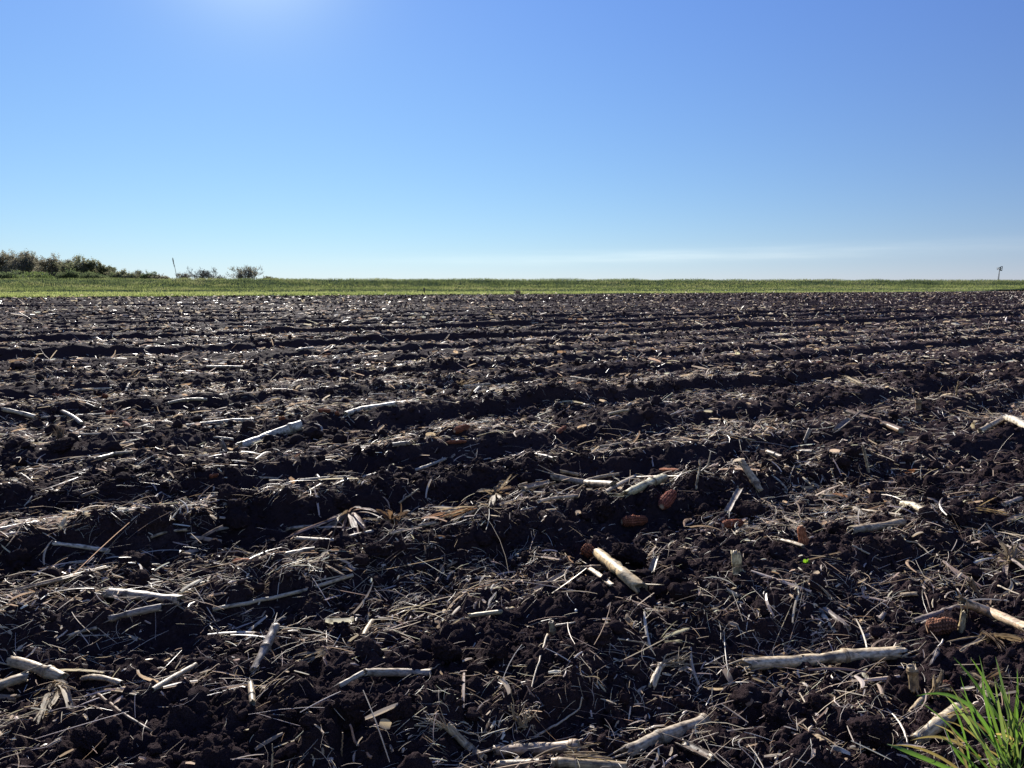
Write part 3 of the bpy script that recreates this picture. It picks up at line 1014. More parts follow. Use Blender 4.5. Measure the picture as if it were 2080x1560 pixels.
# middle right, bottom
S_([(1081, 1205), (1158, 1160)], 15, 'pale stalk slanting up right just left of the cob on a stalk end', TAN, (.5,), splinters=4, split=True)
S_([(1213, 1122), (1266, 1165), (1306, 1199)], 25, 'thick tan stalk with dark node, its upper end touching a rusty cob', (.58, .44, .24), (.62,), splinters=3)
S_([(1188, 1154), (1240, 1192)], 13, 'thin whitish stalk lying under the thick tan stalk by the cob', PALE, (), splinters=3, split=True)
cob([(1186, 1112), (1204, 1126)], 27, 'rusty cob stub at the upper end of the thick tan stalk')
S_([(1125, 1284), (1119, 1262)], 14, 'stubby pale node piece with a thin side branch, standing on dark soil', YEL, (.3,), stand=True, splinters=0, jag=(.2, .2))
straw([(1129, 1273), (1168, 1265)], 6, 'thin pale side twig lying right of the stubby node piece', PALE)
straw([(1112, 1289), (1096, 1340), (1076, 1410)], 5, 'long thin straight straw hanging down the dark slope below the node piece', PALE, taper=.5)
husk((1350, 1298), [((1406, 1279), 17, 0, .9, .25, (.48, .47, .36))], 'greenish grey boat shaped leaf resting on bare dark soil', cat='dry leaf', name='dry_leaf')
straw([(1254, 1301), (1314, 1309), (1351, 1343)], 3.5, 'thin bent straw left of the rooted stub', PALE)
S_([(1324, 1398), (1346, 1348)], 17, 'pale rooted stub leaning up right with roots fanning from its top', PALE, (.9,), lifts=(0, .02), splinters=0)
roots((1345, 1347), [(1404, 1320), (1402, 1336), (1400, 1352), (1385, 1365), (1412, 1344)], 18, 'fan of pale roots springing from the top of the leaning stub', TAN, 4)
S_([(1266, 1530), (1340, 1498), (1437, 1464)], 25, 'smooth pale stalk tapering to the left with a knobby right end, near the bottom', PALE, (.46, .97), taper=1.25, splinters=2, jag=(1.2, .2))
S_([(1378, 1514), (1452, 1551)], 23, 'dark brown rotten stalk right of the smooth tapering one', DRK, (.5,), splinters=3, split=True)
S_([(1473, 1196), (1499, 1212)], 10, 'short whitish chip slanting down right below the bright yellow stub', PALE, (), splinters=0)
roots((1058, 1476), [(1035, 1440), (1050, 1430), (1085, 1440), (1040, 1490), (1080, 1490)], 18, 'small bunch of pale rootlets standing up left of the forked twig', TAN, 4)
straw([(1086, 1497), (1140, 1466), (1178, 1440), (1182, 1416)], 5, 'crooked pale twig rising to the right above the thick brown level stalk', PALE, lifts=(0, 0, .006, .02))
husk((1152, 1532), [((1268, 1553), 15, 0, .5, .15, YEL), ((1230, 1528), 12, 0, .4, .2, TAN), ((1250, 1545), 10, 0, .4, .1, PALE)], 'flat yellowish leaf strips between the two bottom stalks')
# bottom right
S_([(1503, 1350), (1610, 1345), (1716, 1333), (1842, 1326)], 27, 'longest tan stalk, split on its left half, with a stout node, near the grass', (.60, .49, .32), (.66,), splinters=5, taper=1.12, jag=(1.6, .9))
husk((1600, 1350), [((1505, 1352), 12, 0, .5, .05, TAN)], 'dry leaf blade lying along the split end of the longest stalk', cat='dry leaf', name='dry_leaf')
S_([(1946, 1219), (2010, 1243), (2096, 1280)], 23, 'thick brown stalk with sharp broken tip coming in from the right edge', (.46, .34, .22), (.2,), lifts=(.02, .015, .01), splinters=3, jag=(1.6, .5))
S_([(1996, 1224), (1968, 1172)], 11, 'thin branch sticking up from the thick brown stalk at the right edge', BRN, (), stand=True, splinters=0, jag=(.3, 1.5))
S_([(1855, 1264), (1962, 1229)], 15, 'weathered grey brown stalk lying behind the big cob near the grass', GRY, (.6,), splinters=2)
cob([(1882, 1276), (1944, 1268)], 36, 'big dark rusty cob between the grey stalk and the green grass', (.28, .125, .07))
S_([(1950, 1287), (1960, 1240)], 14, 'yellow upright splinter at the right end of the big cob', YEL, (), stand=True, splinters=2, jag=(.3, 1.5))
husk((2004, 1290), [((2090, 1300), 24, 0, .8, .2, TAN), ((1992, 1318), 18, 0, .7, .6, TAN), ((1935, 1322), 14, 0, .5, .2, PALE), ((2060, 1330), 16, 0, .5, .5, BRN)], 'arched tan husk over a dark hollow at the right edge')
S_([(1674, 1238), (1724, 1279)], 15, 'dark chopped stalk slanting down right above the longest stalk', GRY, (), splinters=2)
S_([(1858, 1400), (1852, 1350)], 23, 'brown stub standing upright under the right end of the longest stalk', (.36, .27, .16), (.75,), stand=True, splinters=2)
husk((1892, 1412), [((1895, 1372), 20, 0, .6, -.9, PALE), ((1945, 1395), 24, 0, .8, .9, PALE), ((1925, 1362), 22, 0, .7, .8, PALE), ((1950, 1430), 16, 0, .6, .6, TAN)], 'rounded pale husk curled around a dark cob beside the grass tuft')
cob([(1918, 1398), (1926, 1392)], 26, 'dark cob end showing inside the rounded pale husk', (.16, .07, .045))
S_([(1857, 1507), (1900, 1474), (1946, 1440)], 30, 'stout pale stalk wrapped in loose sheath, partly behind the green grass', (.60, .50, .34), (.45,), splinters=3)
S_([(1847, 1453), (1890, 1411)], 11, 'thin tan sliver between the upright brown stub and the stout pale stalk', TAN, (), splinters=1)
husk((1908, 1312), [((1886, 1352), 10, 0, .5, .2, (.6, .54, .5))], 'narrow pale leaf hanging right of the longest stalk end', cat='dry leaf', name='dry_leaf')
S_([(1786, 1261), (1798, 1244)], 10, 'tiny grey chip standing behind the longest stalk', GRY, (), splinters=0)
husk((2050, 1140), [((2024, 1090), 20, 0, .6, .3, PALE), ((2076, 1100), 20, 0, .6, .3, PALE), ((2050, 1102), 16, 0, .6, .2, PALE), ((2024, 1142), 22, 0, .5, .4, PALE), ((2096, 1150), 24, 0, .6, .3, YEL), ((2040, 1190), 20, 0, .7, .5, (.52, .42, .36))], 'big crumpled cream husk with pointed tips at the right edge')
S_([(1829, 1209), (1866, 1206)], 10, 'short level tan stalk scrap left of the broken brown stalk tip', TAN, (), splinters=1)
straw([(2027, 1193), (2092, 1220)], 4, 'thin pale straw slanting down to the right edge above the brown stalk', PALE)
straw([(1624, 1416), (1659, 1480)], 4, 'straight pale straw lying down the slope under the longest stalk', PALE)
straw([(1663, 1404), (1593, 1442)], 4, 'tan straw crossing the top of the straight pale straw', TAN)
husk((2000, 1385), [((1960, 1360), 22, 0, .6, .4, PALE), ((2060, 1372), 20, 0, .6, .4, BRN), ((2040, 1400), 24, 0, .6, .5, TAN), ((1990, 1420), 24, 0, .6, .4, PALE), ((1965, 1395), 18, 0, .5, .5, (.42, .3, .2))], 'heap of torn husk behind the green grass blades')
husk((1960, 1440), [((1910, 1476), 22, 0, .9, .3, YEL), ((1990, 1450), 18, 0, .7, .4, TAN)], 'loose yellowish sheath around the stout pale stalk by the grass')
# left, middle distance
S_([(4, 831), (74, 848)], 9, 'pale stalk lying at the left edge beyond the third furrow', PALE, (), splinters=1)
S_([(126, 836), (166, 861)], 9, 'dark slanting stalk right of the pale one at the left edge', DRK, (), splinters=0)
S_([(82, 849), (218, 841)], 5, 'long thin pale stem running level to a rusty cob at the left', PALE, (), splinters=0)
S_([(340, 820), (421, 812)], 7, 'bright level stalk standing out on the far left ridge', PALE, (.5,), splinters=1)
S_([(374, 866), (472, 855), (518, 853)], 10, 'pale knuckled stalk on the ridge left of the white tapering one', PALE, (.68,), splinters=2)
S_([(160, 883), (287, 881)], 6, 'thin bright stem lying level above the deep shadow at the left', PALE, (), splinters=0)
S_([(148, 794), (227, 790)], 5, 'thin level stem far out on the left', PALE, (), splinters=0)
S_([(487, 906), (550, 884), (614, 863)], 15, 'bright white stalk tapering to a point at its left end', (.58, .52, .41), (.85,), taper=1.5, splinters=2, jag=(.6, .2))
S_([(433, 888), (475, 893)], 6, 'small pale stem balanced on a grey stub', PALE, (), lifts=(.012, .012), splinters=0)
S_([(459, 917), (449, 891)], 9, 'grey stub standing under the small pale stem', GRY, (), stand=True, splinters=0)
S_([(197, 932), (232, 922), (270, 919)], 9, 'bent greyish stalk on the lit ridge at the left', TAN, (.55,), splinters=1)
S_([(163, 1009), (198, 997)], 11, 'short dark brown stub sticking out of the shaded left slope', BRN, (), splinters=0)
S_([(-8, 1077), (78, 1062)], 10, 'straight pale stalk coming in from the left edge above the lower furrow', PALE, (), splinters=0, jag=(.3, .3))
S_([(107, 1109), (223, 1125)], 10, 'bright straight stem lying down right in the shaded left furrow', (.54, .48, .37), (), splinters=1)
S_([(138, 1144), (181, 1140)], 7, 'little pale scrap below the bright straight stem at the left', PALE, (), splinters=1)
S_([(306, 1101), (381, 1085)], 7, 'dull stem in the shade right of the bright straight stem', TAN, (), splinters=1)
for (a, b, th, l) in [((216, 840), (236, 838), 11, 'rusty cob at the end of the long thin level stem'),
                      ((250, 858), (264, 866), 9, 'small rusty cob in front of the long thin level stem'),
                      ((207, 803), (220, 805), 8, 'round rusty cob bit far out at the left'),
                      ((107, 802), (124, 805), 7, 'reddish cob lying near the left edge far out'),
                      ((474, 1141), (508, 1138), 11, 'bright rusty cob above the thick grey split stalk'),
                      ((425, 969), (444, 964), 9, 'dull red cob in the shaded left slope'),
                      ((646, 834), (672, 835), 9, 'rusty cob lying level left of the pale bent stalk'),
                      ((680, 838), (690, 842), 8, 'tiny rusty cob bit right beside a level cob'),
                      ((566, 851), (580, 848), 7, 'dark red cob above the white tapering stalk'),
                      ((923, 880), (953, 870), 15, 'dark rusty cob alone on bare soil near the middle'),
                      ((1008, 855), (1034, 852), 7, 'reddish cob behind the lone dark cob'),
                      ((905, 899), (948, 897), 7, 'long thin reddish cob in front of the lone dark cob'),
                      ((1132, 879), (1150, 866), 9, 'tilted dark red cob beside a whitish twig'),
                      ((1340, 954), (1379, 955), 8, 'flat orange cob behind the stacked stalks'),
                      ((1468, 1067), (1508, 1062), 20, 'brown cob half under a dark clod, right of two others'),
                      ((1263, 1060), (1314, 1056), 24, 'plump rusty cob lying level in the shaded furrow'),
                      ((1660, 738), (1672, 735), 7, 'small cob among pale litter far out at the right')]:
    cob([a, b], th, l, (.40, .14, .07) if 'bright' in l or 'orange' in l else (.28, .095, .05))
cob([(1344, 1029), (1369, 999)], 26, 'dark red cob tilted up in the shade right of the stacked stalks', (.27, .085, .055), lifts=(0, .02))
cob([(1634, 1105), (1626, 1068)], 19, 'bright orange cob standing on end in the right litter', (.48, .18, .09), stand=True)
# middle
S_([(700, 842), (733, 831), (807, 820)], 11, 'pale bent stalk with a knee, left of the centre', (.52, .46, .35), (.3,), splinters=2)
S_([(835, 958), (870, 946), (906, 931)], 7, 'slender pale stem rising to the right near the centre', PALE, (), splinters=1)
S_([(607, 976), (711, 968)], 7, 'straight pale stem with loose fibres left of the slender one', PALE, (), splinters=3)
S_([(735, 970), (789, 956)], 6, 'thin stem right of the stem with loose fibres', PALE, (), splinters=1)
S_([(519, 935), (549, 920)], 6, 'short bright stem below the white tapering stalk', PALE, (), splinters=0)
S_([(796, 904), (834, 900)], 10, 'stubby greyish stalk on bare soil in the centre', GRY, (), splinters=0)
S_([(581, 1081), (652, 1075)], 8, 'pale stalk behind the fan shaped husk', PALE, (.5,), splinters=1)
S_([(602, 1094), (674, 1099), (758, 1080)], 9, 'long pale stalk in front of the fan shaped husk', PALE, (.4,), splinters=3)
S_([(791, 1091), (890, 1067)], 11, 'double split stalk right of the brown husk clump', PALE, (), splinters=5, split=True)
husk((712, 1044), [((655, 1084), 20, 0, .5, .3, TAN), ((680, 1090), 18, 0, .5, .3, TAN), ((706, 1088), 20, 0, .5, .3, (.46, .34, .28)), ((730, 1082), 20, 0, .5, .3, (.5, .38, .32)), ((742, 1074), 16, 0, .5, .4, TAN)], 'fan shaped husk with pinkish folds spread over the ridge, left of centre')
husk((800, 1062), [((768, 1040), 24, 0, .7, .5, BRN), ((790, 1030), 26, 0, .7, .4, BRN), ((828, 1040), 24, 0, .7, .5, (.22, .15, .1)), ((755, 1066), 18, 0, .6, .2, YEL), ((740, 1058), 14, 0, .6, .3, PALE), ((830, 1068), 22, 0, .7, .4, DRK)], 'brown husk clump with a bright yellowish left side near the centre')
husk((1004, 1004), [((1030, 975), 32, 0, .7, .6, TAN), ((975, 1008), 26, 0, .7, .5, TAN), ((965, 1030), 18, 0, .5, .3, PALE), ((985, 1032), 14, 0, .5, .3, PALE), ((1010, 1025), 13, 0, .5, .3, YEL), ((1040, 992), 20, 0, .6, .4, (.45, .33, .22))], 'bulky tan husk draped over the ridge at the centre')
husk((968, 1032), [((890, 1040), 17, 0, .5, .2, PALE), ((845, 1060), 15, 0, .6, .2, (.40, .24, .15)), ((900, 1048), 13, 0, .5, .2, PALE)], 'long pale husk strip with an orange left tip, between two husk clumps')
straw([(810, 1022), (851, 993)], 5, 'stick poking up right out of the brown husk clump', TAN, lifts=(.004, .03))
straw([(674, 1094), (689, 1047)], 4, 'pale stick propped against the fan shaped husk', PALE, stand=True)
S_([(1117, 967), (1189, 981), (1248, 985)], 16, 'broad brown stalk at the bottom of the stacked stalks in the right middle', (.42, .33, .22), (.5,), splinters=3)
S_([(1190, 976), (1258, 963)], 8, 'thin pale stalk lying across the broad brown one', TAN, (), lifts=(.008, .01), splinters=1)
S_([(1136, 957), (1175, 965)], 9, 'short stalk end behind the broad brown stalk', TAN, (), splinters=1)
S_([(1059, 996), (1123, 982)], 22, 'wide tan brown stalk right of the bulky tan husk', (.44, .33, .21), (.6,), splinters=4, split=True)
S_([(1230, 1000), (1291, 967)], 9, 'slanting pale stem next to the thick greenish stalk', PALE, (), splinters=2)
S_([(1266, 1006), (1312, 984), (1348, 970)], 17, 'thick greenish tan stalk with a dark joint, slanting up right', (.50, .45, .28), (.55,), taper=1.3, splinters=3, jag=(1.4, .2))
S_([(1284, 970), (1382, 968)], 6, 'thin stem behind the thick greenish stalk', TAN, (), splinters=1)
straw([(1414, 994), (1420, 958), (1422, 934)], 5, 'pale forked weed stem standing up in the right middle', PALE, stand=False, lifts=(0, .04, .07), forks=((.55, [(1438, 945), (1444, 917)]),), name='weed_stem', cat='weed stem')
S_([(1546, 999), (1524, 964), (1503, 934)], 17, 'stout tan stalk leaning back left on the dark slope at the right', TAN, (.3,), lifts=(0, .01, .025), splinters=1)
S_([(1498, 1163), (1494, 1118)], 22, 'bright yellow cut stub standing upright in the right foreground', (.68, .56, .32), (.55,), stand=True, splinters=2, jag=(.3, .6))
S_([(1322, 1166), (1335, 1131)], 13, 'whitish split chip leaning right of the thick tan stalk', PALE, (), lifts=(0, .012), splinters=3, split=True)
S_([(1246, 1124), (1274, 1110)], 11, 'grey flat chip resting on a clod above the thick tan stalk', GRY, (), splinters=0, split=True)
S_([(1476, 1043), (1504, 993)], 13, 'split grey stalk leaning up right beside the stout tan one', GRY, (), lifts=(0, .025), splinters=2, split=True)
straw([(1440, 1072), (1487, 1047)], 5, 'thin pale straw pointing at the brown cob in the right middle', PALE)
S_([(1234, 842), (1279, 833)], 7, 'small tan stalk far out right of the centre', TAN, (), splinters=0)
S_([(1213, 912), (1264, 904)], 7, 'tan stem on the crest behind the stacked stalks', TAN, (), splinters=1)
S_([(1092, 1019), (1174, 1008)], 9, 'tan stem with rusty left end below the stacked stalks', (.46, .34, .22), (.3,), splinters=2)
# right, middle distance
S_([(1714, 839), (1806, 870), (1832, 881)], 13, 'long dark brown stalk slanting down right on the far right ridge', BRN, (.5,), splinters=1)
S_([(1696, 878), (1729, 852)], 15, 'split grey stalk end left of the long dark brown stalk', GRY, (), lifts=(0, .012), splinters=3, split=True)
S_([(1632, 898), (1646, 870)], 9, 'upright grey sliver in the furrow left of the split grey end', GRY, (), stand=True, splinters=0)
S_([(1990, 876), (2035, 852)], 11, 'dull tan stalk meeting a bright one at the right edge', TAN, (.4,), splinters=1)
S_([(2041, 847), (2094, 872)], 15, 'bright pale stalk running out at the right edge', (.64, .56, .42), (.3,), splinters=0)
S_([(1865, 832), (1865, 808)], 12, 'short brown stub standing upright on the far right ridge', BRN, (.6,), stand=True, splinters=0)
S_([(1558, 918), (1592, 931)], 11, 'pale knuckle of stalk lying on the right crest', PALE, (.5,), splinters=1)
S_([(1621, 919), (1654, 918)], 10, 'second short pale stalk lying level on the right crest', PALE, (.4,), splinters=1)
S_([(1765, 958), (1752, 903)], 6, 'slim stick standing in the litter at the right', TAN, (.4,), stand=True, splinters=0)
S_([(1726, 1078), (1780, 1070), (1836, 1060)], 19, 'smooth tan stalk lying level right of the standing orange cob', TAN, (.3,), splinters=1, jag=(.4, .2))
S_([(1833, 1023), (1874, 1038)], 14, 'short cream stalk above the smooth tan one at the right', (.66, .58, .40), (.5,), splinters=0, jag=(.2, .2))
S_([(1750, 1036), (1833, 1047)], 7, 'fibrous pale stem left of the short cream stalk', TAN, (), splinters=4)
S_([(1574, 1098), (1633, 1114)], 12, 'dull pale stalk lying below the standing orange cob', TAN, (.6,), splinters=2, split=True)
straw([(1596, 1026), (1676, 1027)], 4, 'thin level straw in the bright litter at the right', PALE)
straw([(1730, 1111), (1790, 1143)], 4.5, 'bright straw slanting down right below the smooth tan stalk', PALE)
straw([(1815, 1099), (1862, 1106), (1892, 1131)], 4, 'curved pale straw right of the bright slanting one', PALE)
husk((1983, 1033), [((2052, 1046), 11, 0, .5, .15, (.55, .40, .2))], 'ochre leaf strip lying level near the right edge', cat='dry leaf', name='dry_leaf')
S_([(2039, 1025), (2074, 1012)], 11, 'blunt grey stalk above the ochre leaf strip', GRY, (), splinters=0)
husk((1834, 958), [((1867, 951), 8, 0, .5, .2, (.52, .24, .1))], 'orange brown husk scrap in the right litter', cat='husk scrap', name='husk_scrap')
straw([(1698, 981), (1688, 952)], 5, 'small bent white stick standing on the right ridge', PALE, stand=True)
straw([(1942, 807), (1944, 790), (1947, 773)], 3.5, 'thin forked twig standing far out at the right', TAN, lifts=(0, .08, .16), forks=((.4, [(1938, 784)]),), name='twig', cat='twig')
husk((1752, 785), [((1706, 762), 12, 0, .6, .1, (.66, .60, .48)), ((1728, 770), 9, 0, .6, .2, PALE)], 'bright pale husk far out at the right, pointing up left')
husk((935, 782), [((925, 774), 9, 0, .5, .5, PALE), ((945, 772), 9, 0, .5, .4, PALE), ((985, 772), 8, 0, .5, .1, TAN)], 'far bright husk knot beside a level stem near the centre')
S_([(940, 786), (996, 781)], 6, 'level pale stem in front of the far husk knot', PALE, (), splinters=0)
S_([(958, 802), (974, 786)], 6, 'short stem leaning below the level stem near the far husk knot', PALE, (), splinters=0)
S_([(1160, 766), (1210, 774)], 6, 'far tan stem right of the husk knot', TAN, (), splinters=0)
S_([(418, 745), (494, 745)], 6, 'bright stem far out at left, lying level', PALE, (), splinters=0)
straw([(500, 730), (540, 711)], 3, 'thin far stick slanting up on the left crest', TAN, lifts=(0, .1))
S_([(606, 711), (638, 708)], 6, 'bright short stem on the far left crest', (.54, .48, .37), (), splinters=0)
S_([(2051, 611), (2058, 600)], 4.5, 'pale stalk stub standing at the far right end of the field', PALE, (), stand=True, splinters=0)
# clods
for (x, y, rp, l) in [(706, 1452, 38, 'largest dark clod, rounded, standing near the bottom middle'), (808, 1452, 32, 'broad dark clod right of the largest one'),
                      (1785, 1490, 40, 'crumbly clod with lit top below the longest stalk'), (1582, 1462, 26, 'rough clod at the bottom right of centre'),
                      (1668, 1432, 20, 'small rough clod right of the crossing straws'), (763, 1118, 24, 'dark clod under the brown husk clump'),
                      (1225, 1038, 26, 'tall black clod left of the plump rusty cob'), (1512, 1046, 21, 'black clod on top of the brown cob'),
                      (1852, 990, 22, 'upright clod in the right litter'), (1282, 1130, 30, 'clod under the grey flat chip'),
                      (170, 1505, 30, 'round clod near the bottom left corner'), (640, 1280, 24, 'smooth dark clod above the torn husk strips'),
                      (310, 1060, 28, 'dark clod in the left furrow'), (92, 1190, 20, 'clod below the long split pale stalk'),
                      (1380, 1180, 20, 'clod right of the whitish split chip'), (275, 1186, 26, 'clod above the thick grey split stalk'),
                      (1010, 1330, 24, 'dark clod right of the stalk broken in two'), (905, 1395, 26, 'clod at the right end of the stalk broken in two'),
                      (585, 1460, 18, 'clod left of the largest one at the bottom'), (905, 1330, 30, 'wide clod just behind the level half of the broken stalk'),
                      (1215, 1290, 24, 'dark clod above the thin bent straw'), (1950, 1050, 20, 'clod under the ochre leaf strip'),
                      (690, 1020, 20, 'clod in the shade behind the fan shaped husk'), (120, 905, 20, 'dark clod on the far left crest')]:
    clod(x, y, rp, l)

# green grass tuft in the right corner, seedling, dead weed
def blade(mb, b, tip, w_, c, rs, droop=.3, S=9):
    u = np.linspace(0, 1, S)[:, None]
    m = b + (tip - b) * .55 + np.array([0, 0, np.linalg.norm(tip - b) * droop])
    Pt = (1 - u) ** 2 * b + 2 * u * (1 - u) * m + u * u * tip
    T = np.gradient(Pt, axis=0)
    sd = np.cross(T, rs.normal(0, 1, 3) * .5 + np.array([0.1, -1, .3])); sd /= np.linalg.norm(sd, axis=1)[:, None] + 1e-9
    nn = np.cross(sd, T); nn /= np.linalg.norm(nn, axis=1)[:, None] + 1e-9
    hw = (w_ * .5 * np.minimum(1, (1 - u) * 2.2) ** .7) * (.6 + .4 * np.minimum(1, u * 4))
    V = np.stack([Pt - hw * sd, Pt + hw * .35 * nn, Pt + hw * sd], 1).reshape(-1, 3)
    cc = np.repeat(np.asarray(c)[None, :] * (1 + .25 * (u - .5)), 3, 0)
    mb.add(V, grid_quads(S, 3, False), None, cc)


def build_tuft():
    rs = np.random.default_rng(41)
    org, t = at(2062, 1588, 0)
    mb = MB()
    GC = [(.075, .13, .035), (.10, .16, .045), (.05, .095, .03), (.13, .165, .075), (.075, .115, .06), (.16, .17, .08)]
    for i in range(100):
        bx = rs.normal(2102, 46); by = rs.uniform(1510, 1650)
        bx = max(bx, 1935 + rs.uniform(0, 40))
        b, tb = at(bx, by, 0)
        Lb = rs.uniform(.05, .125) * (1.1 if bx > 2000 else .75)
        tip = b + np.array([rs.normal(-.012, .035), rs.normal(-.005, .035), Lb])
        blade(mb, b, tip, rs.uniform(.0022, .0048), np.array(GC[rs.integers(0, 6)]) * rs.normal(1, .18), rs, rs.uniform(-.05, .2))
    for i in range(16):
        b, tb = at(rs.normal(2050, 45), rs.uniform(1520, 1620), 0)
        tip = b + np.array([rs.normal(-.03, .05), rs.normal(0, .04), rs.uniform(.02, .07)])
        blade(mb, b, tip, rs.uniform(.002, .004), np.array((.26, .19, .115)) * rs.normal(1, .25), rs, .25)
    # the long arching blades
    for pl, wd in [([(2050, 1560), (1972, 1436), (1860, 1414)], 8), ([(1945, 1575), (1860, 1533), (1801, 1511)], 9), ([(2020, 1560), (1985, 1480), (1950, 1372)], 5),
                   ([(2040, 1570), (2005, 1440), (1995, 1360)], 6), ([(2062, 1560), (2066, 1450), (2066, 1357)], 6), ([(1975, 1570), (1955, 1480), (1925, 1420)], 5), ([(2000, 1575), (1950, 1540), (1918, 1470)], 6)]:
        P = []
        for j, (x, y) in enumerate(pl):
            d = ray(x, y); tt = t * (1.0, 1.0, 1.02)[j]; q = d * tt; q[2] += CAM_H; P.append(q)
        P[0][2] = float(H(P[0][0], P[0][1]))
        u = np.linspace(0, 1, 12)[:, None]
        c_ = 2 * P[1] - .5 * (P[0] + P[2])
        Pt = (1 - u) ** 2 * P[0] + 2 * u * (1 - u) * c_ + u * u * P[2]
        Pt[:, 2] = np.maximum(Pt[:, 2], H(Pt[:, 0], Pt[:, 1]) + .004)
        T = np.gradient(Pt, axis=0); sd = np.cross(T, (0.2, -1, .6)); sd /= np.linalg.norm(sd, axis=1)[:, None]
        nn = np.cross(sd, T); nn /= np.linalg.norm(nn, axis=1)[:, None]
        hw = wd * .5 * t / FPX * np.minimum(1, (1 - u) * 2.5) ** .7
        V = np.stack([Pt - hw * sd, Pt + hw * .3 * nn, Pt + hw * sd], 1).reshape(-1, 3)
        mb.add(V, grid_quads(12, 3, False), None, np.array((.11, .20, .05)))
    o = mb.build('grass_tuft', M_GRASS, None, org)
    tag(o, 'fresh bright green grass tuft growing in the bottom right corner of the field', 'grass tuft')
    # seedling
    b, t = at(1637, 1146, 0); mb = MB()
    for dx, dz in ((-.006, .012), (.004, .014), (.008, .006)):
        blade(mb, b, b + np.array([dx, -.002, dz]), .008, (.16, .30, .03), rs, .2, 6)
    o = mb.build('seedling', M_GRASS, None, b); tag(o, 'tiny lime green seedling alone in dark soil right of centre', 'seedling')
    # dark dead weed
    b, t = at(123, 893, 0); mb = MB()
    for i in range(40):
        a = rs.uniform(0, 6.28); e = b + np.array([math.cos(a) * rs.uniform(0, .03), math.sin(a) * rs.uniform(0, .03), rs.uniform(.02, .065)])
        blade(mb, b + rs.normal(0, .006, 3) * [1, 1, 0], e, .003, (.06, .045, .035), rs, .15, 6)
    o = mb.build('dead_weed', M_STRAW, None, b); tag(o, 'dark dead weed tuft on the left ridge above the deep shadow', 'dead weed')


build_tuft()
build_clods()
build_litter()
# --- SCATTERED individual pieces in the middle of the field
def scatter_pieces():
    r = np.random.default_rng(500)
    n = 0
    protos = []
    for i in range(6):
        L = r.uniform(.05, .15); rad = r.uniform(.0045, .009)
        P = np.array([[-L / 2, 0, 0], [0, 0, .002], [L / 2, 0, 0]])
        o = stalk(None, 0, 'x%d' % i, [TAN, PALE, TAN, GRY, PALE, BRN][i], (.4,) if i % 2 else (), splinters=2, P=P + np.array([0, 30, 5.0]), r=rad, split=(i in (1, 2, 3)))
        o['L'] = L
        protos.append(o)
    labels = {0: 'short stalk piece lying among the litter in the middle of the field'}
    placed = 0
    for (y0, y1, cnt) in [(1.3, 3.0, 26), (3.0, 6, 60), (6, 12, 80)]:
        x, y = scatter(y0, y1, 40, r, .74)
        k = r.permutation(len(x))[:cnt]
        for xi, yi in zip(x[k], y[k]):
            pr = protos[r.integers(0, 6)]
            L = pr['L']
            yaw = float(yaws(1, r)[0])
            pos, pitch = lay(np.array([xi]), np.array([yi]), np.array([yaw]), np.array([L]), r, .002, .1)
            if placed < 6: pr = protos[placed]
            if placed < 6:
                o = pr; kids = []
            else:
                o = pr.copy(); C.objects.link(o)
                for ch in list(pr.children):
                    c2 = ch.copy(); C.objects.link(c2); c2.parent = o
            o.location = (pos[0][0], pos[0][1], pos[0][2] + .005)
            o.rotation_euler = (r.uniform(-.4, .4), -float(pitch[0]), yaw)
            sc_ = r.uniform(.7, 1.15); o.scale = (sc_, sc_, sc_)
            zone = 'on the near ridges' if y1 <= 3 else 'in the middle of the field' if y1 <= 6 else 'in the field\'s far half'
            tone = {0: 'tan', 1: 'pale', 2: 'light brown', 3: 'grey', 4: 'cream', 5: 'brown'}[protos.index(pr)]
            o['label'] = 'short %s stalk piece lying loose in litter %s' % (tone, zone)
            o['category'] = 'corn stalk'
            o['group'] = 'loose stalk pieces ' + zone
            placed += 1
    for o in protos:
        del o['L']
    for o in list(C.objects):
        if 'L' in o.keys(): del o['L']
    # cobs, far and small
    P = np.array([[-.035, 30, 5.0], [.035, 30, 5.0]])
    c0 = cob(None, 0, 'small rusty cob piece lying in the far litter', P=P, r=.013, group='rusty cobs strewn far out')
    x, y = scatter(4.5, 12, 10, r, .72)
    k = r.permutation(len(x))[:34]
    for i, (xi, yi) in enumerate(zip(x[k], y[k])):
        o = c0
        if i:
            o = c0.copy(); C.objects.link(o)
            for ch in c0.children:
                c2 = ch.copy(); C.objects.link(c2); c2.parent = o
        yaw = r.uniform(0, 3.14)
        o.location = (xi, yi, float(H(xi, yi)) + .012); o.rotation_euler = (0, r.normal(0, .15), yaw)
        s_ = r.uniform(.8, 1.2); o.scale = (s_, s_, s_)


scatter_pieces()
